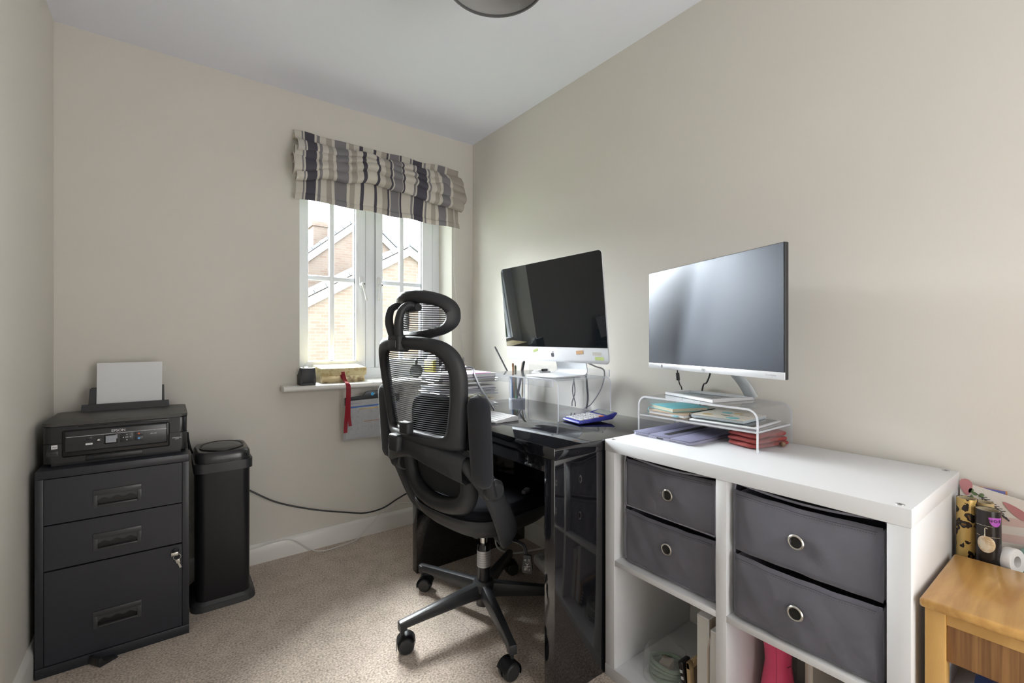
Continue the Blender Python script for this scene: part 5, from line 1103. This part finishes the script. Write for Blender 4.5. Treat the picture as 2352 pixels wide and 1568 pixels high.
MB().box(-0.226, -0.218, -HH_ / 2 + 0.005, -HH_ / 2 + 0.016, 0.0011, 0.0014).build('energy_sticker', mat('sticker_grey', (0.2, 0.2, 0.21), 0.5), lipm, M=MH)
m = MB().text('27es Display', 0.0072, (0.262, -HH_ / 2 + 0.0105, 0.0013), (1, 0, 0), (0, 1, 0)); m.build('model_lettering', GREYI, lipm, M=MH)
ft = [(1.452, 1.005), (1.372, 0.778), (1.552, 0.735), (1.578, 0.80), (1.578, 1.0)]
cxx = sum(p[0] for p in ft) / 5; cyy = sum(p[1] for p in ft) / 5
inn = [(lerp(p[0], cxx, 0.16), lerp(p[1], cyy, 0.16)) for p in ft]
m = MB(); zb = HR1 + 0.0012; nf = 5
for i in range(5):
    a, b = ft[i], ft[(i + 1) % 5]; c, d = inn[(i + 1) % 5], inn[i]
    v = [m.bm.verts.new((p[0], p[1], z_)) for z_ in (zb, zb + 0.009) for p in (a, b, c, d)]
    for f in ((0, 1, 2, 3), (7, 6, 5, 4), (0, 4, 5, 1), (2, 6, 7, 3)): m.bm.faces.new([v[k] for k in f])
bmesh.ops.remove_doubles(m.bm, verts=m.bm.verts[:], dist=1e-5)
hf = m.build('foot_frame', mat('foot_silver', (0.66, 0.67, 0.70), 0.28, 0.35), hp)
m = MB(); nb = [Vector((1.560, 0.745, zb + 0.004)), Vector((1.545, 0.765, zb + 0.05)), Vector((1.50, 0.785, zb + 0.10)), Vector((1.455, 0.806, zb + 0.15)), Vector((1.432, 0.813, zb + 0.24))]
m.tube(smooth_path(nb, 5), 0.026, 12, flat=0.35, flatdir=(0.943, -0.33, 0.2)); m.build('neck', mat('neck_silver', (0.56, 0.59, 0.62), 0.3, 0.4), hp, ang=60)
m = MB().tube(smooth_path([(1.545, 1.022, 1.05), (1.553, 1.022, 0.98), (1.566, 1.022, 0.93), (1.584, 1.022, 0.90), (1.586, 1.022, 0.80)], 6), 0.0022, 8); cc = m.build('screen_cable', BLKP, hp)
MB().lathe([(0, -0.014), (0.0065, -0.014), (0.0065, 0.014), (0, 0.014)], (1.557, 1.022, 0.955), (0.15, 0, -1), 14).build('ferrite_bead', BLKP, cc)
m = MB().tube(smooth_path([(1.515, 0.862, 1.02), (1.545, 0.885, 0.975), (1.565, 0.91, 0.94), (1.584, 0.935, 0.925), (1.587, 0.95, 0.85)], 6), 0.003, 8); m.build('power_lead', BLKP, hp)

# ------------------------------------------------------------------ stationery on the inner shelf, tablet and pouch below
def notebook(name, label, cat, loc, rz, sx, sy, h, cover, pages, extra=None):
    t = thing(name, label, cat, loc, R(rz))
    m = MB(); m.box(-sx / 2, sx / 2, -sy / 2, sy / 2, 0, 0.0018, 0.0006).box(-sx / 2, sx / 2, -sy / 2, sy / 2, h - 0.0018, h, 0.0006).box(sx / 2 - 0.002, sx / 2, -sy / 2, sy / 2, 0, h, 0.0006)
    m.build('cover', cover, t, world=False)
    MB().box(-sx / 2 + 0.003, sx / 2 - 0.002, -sy / 2 + 0.003, sy / 2 - 0.003, 0.0018, h - 0.0018).build('pages', pages, t, world=False)
    return t
SHZ = 0.8302; CREAM = mat('page_cream', (0.66, 0.60, 0.48), 0.8)
nb1 = notebook('notebook', 'beige bound notebook under the turquoise one on the clear shelf', 'notebook', (1.478, 0.952, SHZ), -4, 0.185, 0.150, 0.012, mat('kraft_cover', (0.52, 0.42, 0.30), 0.7), PAPER)
MB().box(-0.105, -0.085, -0.055, -0.035, 0.004, 0.0048).box(-0.103, -0.088, -0.050, -0.036, 0.006, 0.0066).build('index_tab', mat('tab_aqua', (0.30, 0.62, 0.72), 0.6), nb1, world=False)
nb2 = notebook('notebook', 'turquoise hardback notebook with ribbon on the clear shelf', 'notebook', (1.492, 0.975, SHZ + 0.0125), -20, 0.150, 0.130, 0.014, mat('turquoise', (0.20, 0.56, 0.62), 0.55), CREAM)
q = MB(); P = smooth_path([(-0.072, 0.055, 0.007), (-0.085, 0.058, 0.004), (-0.092, 0.058, -0.006), (-0.090, 0.056, -0.016)], 5)
q.grid(lambda a, b: tuple(P[int(round(a * (len(P) - 1)))] + Vector((0, lerp(-0.003, 0.003, b), 0))), len(P) - 1, 2, 0.0006); q.build('page_ribbon', mat('turq_ribbon', (0.10, 0.50, 0.55), 0.5), nb2, world=False)
tb2 = thing('white_tablet', 'thin white tablet lying under the ring bound planner', 'tablet', (1.478, 0.775, SHZ), R(3))
MB().box(-0.098, 0.095, -0.118, 0.092, 0, 0.006, 0.0025, 3).build('body', WHITE2, tb2, world=False)
MB().box(-0.09, 0.087, -0.11, 0.084, 0.006, 0.0063).build('glass_face', BLKP2, tb2, world=False)
pl = thing('ring_planner', 'cream ring bound planner with gold and aqua circles on the clear shelf', 'planner', (1.490, 0.792, SHZ + 0.0068), R(2))
MB().box(-0.082, 0.082, -0.088, 0.083, 0, 0.009, 0.0008).build('page_block', mat('page_blue', (0.56, 0.64, 0.68), 0.8), pl, world=False)
MB().box(-0.084, 0.084, -0.090, 0.086, 0.0092, 0.0108, 0.0006).build('front_cover', mat('planner_cream', (0.68, 0.64, 0.56), 0.6), pl, world=False)
for (x, y, r, nm, c) in ((-0.045, 0.045, 0.017, 'cg', (0.55, 0.42, 0.18)), (0.03, 0.015, 0.018, 'ca', (0.16, 0.48, 0.52)), (0.035, -0.02, 0.015, 'cg', (0.55, 0.42, 0.18)), (-0.06, -0.045, 0.020, 'ca', (0.16, 0.48, 0.52))):
    MB().lathe([(0, 0), (r, 0), (r, 0.0003), (0, 0.0003)], (x, y, 0.0108), n=24).build('printed_circle', mat('planner_' + nm, c, 0.5), pl, world=False)
m = MB()
for k, (x, y) in enumerate(((-0.025, 0.01), (0.01, -0.035), (-0.03, 0.0))): m.tube([(x + 0.002 * math.sin(i * 2.1), y - i * 0.004, 0.0110) for i in range(9)], 0.0006, 4)
m.build('lettering', INK, pl, world=False)
rg = None
for i in range(18):
    if rg is None: rg = MB().tube([(0, 0.006 * math.cos(2 * PI * j / 12), 0.0055 + 0.0072 * math.sin(2 * PI * j / 12)) for j in range(12)], 0.0011, 5, True).build('binding_ring', BLKP, pl, world=False); o = rg
    else: o = copyobj(rg, pl)
    o.location = (-0.078 + i * 0.0092, 0.086, 0)
tc_ = thing('tablet_case', 'closed lilac grey tablet folio case on the white unit', 'tablet', (1.418, 0.905, 0.770), R(-1))
LIL = mat('lilac_leather', (0.20, 0.20, 0.30), 0.6, bump=(500, 0.15))
m = MB(); m.prism(rrect(0.272, 0.222, 0.014), (0, 0, 0.0005), (1, 0, 0), (0, 1, 0), 0.008, 0.003, 3); m.build('tray_shell', mat('lilac_shell', (0.30, 0.30, 0.40), 0.4), tc_, world=False)
cvp = [(-0.110, -0.036), (-0.034, 0.044), (0.046, 0.110)]
for y0, y1 in cvp: MB().box(-0.134, 0.134, y0 + 0.0008, y1 - 0.0008, 0.0088, 0.0125, 0.0012, 2).build('cover_panel', LIL, tc_, world=False)
MB().box(-0.10, 0.13, -0.010, 0.012, 0.0125, 0.0135, 0.0005, 1).build('grip_strip', mat('grip_black', (0.02, 0.02, 0.024), 0.8, bump=(700, 0.8)), tc_, world=False)
MB().box(-0.1375, -0.135, -0.012, 0.012, 0.003, 0.0065).build('port_cutout', INK, tc_, world=False)
MB().box(-0.1372, -0.135, 0.045, 0.095, 0.003, 0.006).box(-0.1372, -0.135, -0.095, -0.035, 0.003, 0.006).build('speaker_slot', mat('slot_grey', (0.15, 0.15, 0.2), 0.5), tc_, world=False)
po = thing('red_cloth', 'folded dark red cloth bag under the clear shelf', 'cloth bag', (1.475, 0.688, 0.770), R(-12))
RC = mat('dark_red_cloth', (0.27, 0.045, 0.040), 0.8, bump=(300, 0.3))
for k in range(3):
    def fold(a, b, k=k):
        th = 2 * PI * a; n_ = 9.0; c, s_ = math.cos(th), math.sin(th); rr_ = (abs(c) ** n_ + abs(s_) ** n_) ** (-1 / n_)
        ph = PI * b; h_ = 0.0075
        return ((0.085 - 0.004 * k) * rr_ * c * (0.12 + 0.88 * math.sin(ph) ** 0.22) + 0.004 * math.sin(3 * th + k), (0.052 + 0.002 * (k % 2)) * rr_ * s_ * (0.12 + 0.88 * math.sin(ph) ** 0.22) + 0.003 * math.sin(2 * th + 2 * k), 0.0080 + k * 0.0145 - h_ * math.cos(ph) + 0.0015 * math.sin(4 * th + 1.3 * k))
    q = MB(); q.grid(fold, 44, 12, cu=True); q.build('fold', RC, po, world=False, ang=70)
MB().lathe([(0, -0.008), (0.006, -0.006), (0.008, 0), (0.006, 0.006), (0, 0.008)], (0.03, -0.062, 0.010), n=14).build('cord_toggle', mat('toggle_brown', (0.20, 0.12, 0.07), 0.5), po, world=False)

# ------------------------------------------------------------------ wooden side table and the things behind it
TZ = 0.602; TX0, TX1, TY1, TY0 = 1.158, 1.462, 0.238, -0.26
PINE = wood_mat('honey_pine', (0.42, 0.215, 0.055), (0.56, 0.32, 0.095), 0.35, (3, 26, 26), 0.35, 2.2)
PINE2 = wood_mat('honey_pine_frame', (0.52, 0.30, 0.085), (0.60, 0.36, 0.12), 0.38, (14, 14, 3), 0.3, 2.0)
TEAK = wood_mat('teak_veneer', (0.17, 0.075, 0.025), (0.36, 0.185, 0.065), 0.45, (60, 90, 2.5), 0.15, 1.4)
tb = thing('side_table', 'honey coloured wooden side table in the right corner of the view', 'side table', (1.31, 0.0, 0))
m = MB(); m.box(TX0, TX1, TY0, TY1, TZ - 0.018, TZ, 0.006, 3); m.build('table_top', PINE, tb)
for (x, y) in ((TX0 + 0.012, TY1 - 0.036), (TX1 - 0.045, TY1 - 0.036), (TX0 + 0.012, TY0 + 0.006), (TX1 - 0.045, TY0 + 0.006)):
    MB().box(x, x + 0.034, y, y + 0.030, 0.0, TZ - 0.018, 0.002).build('leg', PINE2, tb)
MB().box(TX0 + 0.016, TX0 + 0.03, TY0 + 0.036, TY1 - 0.036, TZ - 0.042, TZ - 0.018, 0.001).build('top_rail', PINE2, tb)
dw = MB().box(TX0 + 0.020, TX0 + 0.034, TY0 + 0.037, TY1 - 0.0365, TZ - 0.112, TZ - 0.043, 0.001).build('drawer_front', TEAK, tb)
MB().box(TX1 - 0.03, TX1 - 0.02, TY0 + 0.03, TY1 - 0.03, 0.05, TZ - 0.02).build('back_panel', PINE2, tb)
MB().box(TX0 + 0.03, TX1 - 0.03, TY1 - 0.030, TY1 - 0.018, 0.12, TZ - 0.02).build('side_panel', WHITE, tb)
MB().box(TX0 + 0.02, TX1 - 0.02, TY0 + 0.02, TY1 - 0.03, 0.395, 0.41, 0.001).build('shelf', WHITE, tb)
for k, (nm, c1, c2, dx) in enumerate((('blue and yellow picture book on top of the stack in the side table', (0.04, 0.10, 0.38), (0.62, 0.48, 0.08), 0), ('white paperback underneath in the side table', (0.62, 0.62, 0.64), (0.7, 0.7, 0.7), 0.02))):
    z0 = 0.4105 + (0.022 if k == 0 else 0)
    b = thing('book', nm, 'book', (1.29, 0.09, z0), R(4 - 6 * k))
    MB().box(-0.09 + dx, 0.09, -0.12, 0.085, 0, 0.021, 0.001).build('cover', mat('tbook_%d' % k, c1, 0.35, var=(22, c2, 0.52, 0.60)), b, world=False)
    MB().box(-0.0902 + dx, 0.088, -0.118, 0.083, 0.003, 0.018).build('pages', PAPER, b, world=False)

def animal_mat():
    m = mat('leopard_wrap', (0.50, 0.33, 0.10), 0.25, 0.3); nt = m.node_tree; b = nt.nodes['Principled BSDF']; tc = nt.nodes['Texture Coordinate']
    v = nt.nodes.new('ShaderNodeTexVoronoi'); v.inputs['Scale'].default_value = 48; v.inputs['Randomness'].default_value = 0.9
    n = nt.nodes.new('ShaderNodeTexNoise'); n.inputs['Scale'].default_value = 60
    mx = nt.nodes.new('ShaderNodeMix'); mx.data_type = 'VECTOR'; mx.inputs['Factor'].default_value = 0.025
    nt.links.new(tc.outputs['Object'], n.inputs['Vector']); nt.links.new(tc.outputs['Object'], mx.inputs[4]); nt.links.new(n.outputs['Color'], mx.inputs[5])
    nt.links.new(mx.outputs[1], v.inputs['Vector'])
    r = nt.nodes.new('ShaderNodeValToRGB'); e = r.color_ramp.elements; r.color_ramp.interpolation = 'CONSTANT'
    e[0].position = 0.0; e[0].color = (0.13, 0.075, 0.025, 1); e[1].position = 0.24; e[1].color = (0.018, 0.012, 0.010, 1)
    e2 = e.new(0.50); e2.color = (0.52, 0.36, 0.12, 1)
    nt.links.new(v.outputs['Distance'], r.inputs['Fac']); nt.links.new(r.outputs['Color'], b.inputs['Base Color']); return m
def roll(label, x, y, r, z1, m_, inner, tilt=(0, 0)):
    t = thing('wrapping_roll', label, 'wrapping paper', (x, y, 0), 0, 'rolls of wrapping paper')
    ax = Vector((tilt[0], tilt[1], 1)).normalized()
    MB().lathe([(r, 0.0), (r, z1), (r - 0.0012, z1), (r - 0.0012, 0)], (x, y, 0), ax, 30).build('paper_roll', m_, t)
    MB().lathe([(r - 0.0014, z1 - 0.001), (r - 0.004, z1 - 0.001), (r - 0.004, 0)], (x, y, 0), ax, 30).build('card_core', inner, t)
    return t
CORE = mat('core_card', (0.42, 0.36, 0.25), 0.85)
roll('gold leopard print wrapping paper roll behind the side table', 1.502, 0.222, 0.0185, 0.726, animal_mat(), CORE)
bkm = mat('black_wrap', (0.012, 0.010, 0.011), 0.2)
rlk = roll('black wrapping paper roll with a gold bauble print', 1.489, 0.186, 0.0215, 0.713, bkm, CORE)
roll('plain tan wrapping paper roll against the wall', 1.540, 0.198, 0.016, 0.715, mat('tan_wrap', (0.48, 0.36, 0.18), 0.5), CORE)
# bauble print wrapped on the black roll
ca0 = math.atan2(-0.186, -1.489); rr0 = 0.0218
def onroll(u, z, lift=0.0): a = ca0 + u / rr0; return (1.489 + (rr0 + lift) * math.cos(a), 0.186 + (rr0 + lift) * math.sin(a), z)
q = MB(); q.grid(lambda a, b: onroll(-0.003 + 0.0155 * (b) * math.cos(2 * PI * a), 0.639 + 0.0185 * b * math.sin(2 * PI * a), 0.0002), 30, 6, cu=True); q.build('bauble_print', mat('bauble_gold', (0.55, 0.42, 0.26), 0.3, 0.3, var=(55, (0.72, 0.66, 0.54), 0.45, 0.55)), rlk)
q = MB(); q.tube([onroll(-0.005, 0.657, 0.0004), onroll(-0.005, 0.666, 0.0004), onroll(-0.005, 0.674, 0.0004), onroll(-0.003, 0.676, 0.0004), onroll(-0.001, 0.674, 0.0004)], 0.0007, 5)
q.box(-0.002, 0.002, -0.0008, 0.0008, -0.002, 0.002, 0, 2, Matrix.Translation(onroll(-0.005, 0.6585, 0.0004)))
for zz, n0, n1 in ((0.6565, 2, 22), (0.6565, -20, -12), (0.6800, -20, 8)):
    for i in range(n0, n1, 2): q.tube([onroll(i * 0.001, zz, 0.0003), onroll(i * 0.001 + 0.001, zz, 0.0003)], 0.0005, 4)
for i in range(3): q.tube([onroll(-0.012 + 0.006 * i, 0.630 + 0.004 * i, 0.0006), onroll(-0.012 + 0.006 * i, 0.650, 0.0006)], 0.0003, 4)
for i in range(4): q.tube([onroll(-0.014, 0.630 + 0.006 * i, 0.0006), onroll(0.000, 0.630 + 0.006 * i, 0.0006), onroll(0.010, 0.630 + 0.006 * i, 0.0006)], 0.0003, 4)
q.build('line_print', mat('print_cream', (0.72, 0.66, 0.52), 0.4), rlk)
q = MB(); q.grid(lambda a, b: onroll(0.013 + 0.0125 * b * math.cos(-PI * a), 0.7005 + 0.020 * b * math.sin(-PI * a), 0.0003), 16, 5); q.build('purple_label', mat('label_purple', (0.36, 0.07, 0.42), 0.4), rlk)
q = MB()
for k, ch_ in enumerate('NOE'):
    p = Vector(onroll(0.004 + k * 0.008, 0.693, 0.0008)); nn = Vector((p.x - 1.489, p.y - 0.186, 0)).normalized(); q.text(ch_, 0.0085, p, (-nn.y, nn.x, 0), (0, 0, 1))
q.build('label_lettering', INK, rlk)

gbag = thing('gift_bag', 'pink and white striped gift bag with botanical print against the wall', 'gift bag', (1.568, 0.13, 0), group=None)
def bag_mat():
    m = mat('striped_bag', (0.66, 0.61, 0.57), 0.55); nt = m.node_tree; b = nt.nodes['Principled BSDF']; tc = nt.nodes['Texture Coordinate']
    sp = nt.nodes.new('ShaderNodeSeparateXYZ'); nt.links.new(tc.outputs['Object'], sp.inputs[0])
    wv = nt.nodes.new('ShaderNodeMath'); wv.operation = 'MULTIPLY_ADD'; wv.inputs[1].default_value = 26.0; wv.inputs[2].default_value = 0.1
    ml = nt.nodes.new('ShaderNodeMath'); ml.operation = 'MULTIPLY_ADD'; ml.inputs[1].default_value = 0.12; nt.links.new(sp.outputs['Y'], ml.inputs[0]); nt.links.new(sp.outputs['Z'], ml.inputs[2])
    nt.links.new(ml.outputs[0], wv.inputs[0])
    fr_ = nt.nodes.new('ShaderNodeMath'); fr_.operation = 'FRACT'; nt.links.new(wv.outputs[0], fr_.inputs[0])
    gt = nt.nodes.new('ShaderNodeMath'); gt.operation = 'GREATER_THAN'; gt.inputs[1].default_value = 0.5; nt.links.new(fr_.outputs[0], gt.inputs[0])
    tp = nt.nodes.new('ShaderNodeMath'); tp.operation = 'LESS_THAN'; tp.inputs[1].default_value = 0.690; nt.links.new(sp.outputs['Z'], tp.inputs[0])
    an = nt.nodes.new('ShaderNodeMath'); an.operation = 'MULTIPLY'; nt.links.new(gt.outputs[0], an.inputs[0]); nt.links.new(tp.outputs[0], an.inputs[1])
    mx = nt.nodes.new('ShaderNodeMix'); mx.data_type = 'RGBA'; nt.links.new(an.outputs[0], mx.inputs[0]); mx.inputs[6].default_value = (0.68, 0.64, 0.60, 1); mx.inputs[7].default_value = (0.62, 0.46, 0.44, 1)
    nt.links.new(mx.outputs[2], b.inputs['Base Color']); return m
m = MB(); m.prism([(0.113, 0), (-0.30, 0), (-0.30, 0.705), (0.0, 0.728), (0.113, 0.748)], (1.560, 0.13, 0.001), (0, 1, 0), (0, 0, 1), 0.003); m.prism([(0.113, 0), (-0.30, 0), (-0.30, 0.705), (0.0, 0.726), (0.113, 0.742)], (1.570, 0.13, 0.001), (0, 1, 0), (0, 0, 1), 0.003)
m.build('bag_panels', bag_mat(), gbag)
MB().box(1.563, 1.570, -0.17, 0.242, 0.001, 0.60).build('bag_gusset', mat('bag_white', (0.62, 0.58, 0.54), 0.7), gbag)
def leaf(y, z, ln, wd, ang, name, mt, x=1.5592):
    q = MB(); c, s_ = math.cos(R(ang)), math.sin(R(ang)); pts = []
    for i in range(14):
        t = i / 14 * 2 * PI; u = ln / 2 * math.cos(t); v = wd / 2 * math.sin(t) * (1 + 0.4 * math.cos(t)); pts.append((u * c - v * s_, u * s_ + v * c))
    q.prism(pts, (x, y, z), (0, -1, 0), (0, 0, 1), 0.0006); q.build(name, mt, gbag)
PKL = mat('leaf_pink', (0.46, 0.20, 0.21), 0.6); GRL = mat('leaf_green', (0.12, 0.18, 0.08), 0.6)
leaf(0.232, 0.738, 0.040, 0.022, 95, 'pink_leaf', PKL); leaf(0.150, 0.703, 0.052, 0.018, -38, 'pink_leaf', PKL)
leaf(0.224, 0.731, 0.013, 0.008, 60, 'green_leaf', GRL); leaf(0.218, 0.726, 0.012, 0.007, -30, 'green_leaf', GRL); leaf(0.222, 0.716, 0.012, 0.006, -80, 'green_leaf', GRL); leaf(0.206, 0.724, 0.012, 0.007, 50, 'green_leaf', GRL)
m = MB()
def bpt(y, z): return (1.5588, y, z)
m.tube([bpt(0.216, 0.728), bpt(0.200, 0.717), bpt(0.185, 0.706), bpt(0.168, 0.690)], 0.0006, 5)
for i in range(7): m.tube([bpt(0.205 - i * 0.005, 0.720 - i * 0.004), bpt(0.196 - i * 0.005, 0.722 - i * 0.004)], 0.0007, 4); m.tube([bpt(0.205 - i * 0.005, 0.720 - i * 0.004), bpt(0.203 - i * 0.005, 0.711 - i * 0.004)], 0.0007, 4)
for i in range(4): m.tube([bpt(0.178 - i * 0.004, 0.694 - i * 0.003), bpt(0.172 - i * 0.004, 0.686 - i * 0.003)], 0.0013, 4)
m.build('ink_sprig', INK, gbag)
cd_ = thing('greetings_card', 'thin orange and blue edged card sticking up behind the gift bag', 'card', (1.579, 0.19, 0.60))
MB().box(1.5745, 1.5765, 0.165, 0.235, 0.60, 0.741).build('card_sheet', mat('card_orange', (0.55, 0.25, 0.12), 0.6), cd_)
MB().box(1.574, 1.5746, 0.168, 0.205, 0.733, 0.7405).build('blue_edge', mat('card_blue', (0.15, 0.17, 0.42), 0.6), cd_)
t = thing('tape_reel', 'white ribbed tape reel lying behind the side table', 'tape reel', (1.515, 0.145, 0.585))
MB().lathe([(0.012, -0.009), (0.027, -0.009), (0.028, -0.005), (0.0275, 0.0), (0.028, 0.005), (0.027, 0.009), (0.012, 0.009), (0.012, -0.009)], (1.503, 0.150, 0.606), (-0.35, -0.94, 0.1), 30).build('reel', WHITE2, t)
MB().box(1.485, 1.522, 0.125, 0.162, 0.45, 0.577).build('reel_carton', mat('carton_white', (0.6, 0.6, 0.58), 0.7), t)
t = thing('teal_pouch', 'pale teal padded pouch at the right edge behind the side table', 'pouch', (1.542, 0.105, 0.40))
def pouch(a, b):
    th = 2 * PI * a; ph = PI * b; return (1.542 + 0.012 * math.cos(th) * math.sin(ph) ** 0.6, 0.105 + 0.060 * math.sin(th) * math.sin(ph) ** 0.6, 0.510 - 0.105 * math.cos(ph) + 0.02 * math.sin(th))
q = MB(); q.grid(pouch, 32, 16, cu=True); q.build('body', mat('teal_fabric', (0.22, 0.36, 0.33), 0.7), t, ang=70)
q = MB(); q.tube([pouch(i / 24, 0.3) for i in range(24)], 0.001, 5, True); q.build('seam', mat('teal_seam', (0.15, 0.26, 0.24), 0.7), t)

# ------------------------------------------------------------------ ceiling lamp
lamp = thing('pendant_lamp', 'grey drum pendant lampshade hanging from the ceiling', 'lamp', (0.751, 1.080, 2.12))
SH = mat('shade_grey', (0.34, 0.34, 0.33), 0.8, bump=(600, 0.2)); LR = 0.145
m = MB(); m.lathe([(LR, 0), (LR, 0.19), (LR - 0.002, 0.19), (LR - 0.002, 0), (LR, 0)], (0.751, 1.080, 2.12), n=64); sh = m.build('shade', SH, lamp)
m = MB(); m.lathe([(LR + 0.0012, -0.001), (LR + 0.0012, 0.006), (LR - 0.0035, 0.006), (LR - 0.0035, -0.001), (LR + 0.0012, -0.001)], (0.751, 1.080, 2.12), n=64); m.build('rim', mat('rim_dark', (0.10, 0.10, 0.105), 0.5), sh)
m = MB().tube([(0.751, 1.080, ZC), (0.751, 1.080, 2.25)], 0.004, 8); m.build('flex', WHITE2, lamp)
m = MB()
for i in range(3): m.tube([(0.751, 1.080, 2.245), (0.751 + (LR - 0.002) * math.cos(i * 2.094), 1.080 + (LR - 0.002) * math.sin(i * 2.094), 2.245)], 0.0015, 5)
m.build('carrier_ring', STEEL, sh)
MB().lathe([(0.0, 0.0), (0.018, 0.004), (0.03, 0.03), (0.024, 0.06), (0.014, 0.075), (0.014, 0.12), (0, 0.12)], (0.751, 1.080, 2.135), n=20).build('bulb', mat('bulb_opal', (0.6, 0.6, 0.58), 0.3), lamp)
MB().lathe([(0.0, 0), (0.045, 0), (0.04, -0.02), (0.012, -0.028), (0, -0.028)], (0.751, 1.080, ZC), n=24).build('ceiling_rose', WHITE2, lamp)
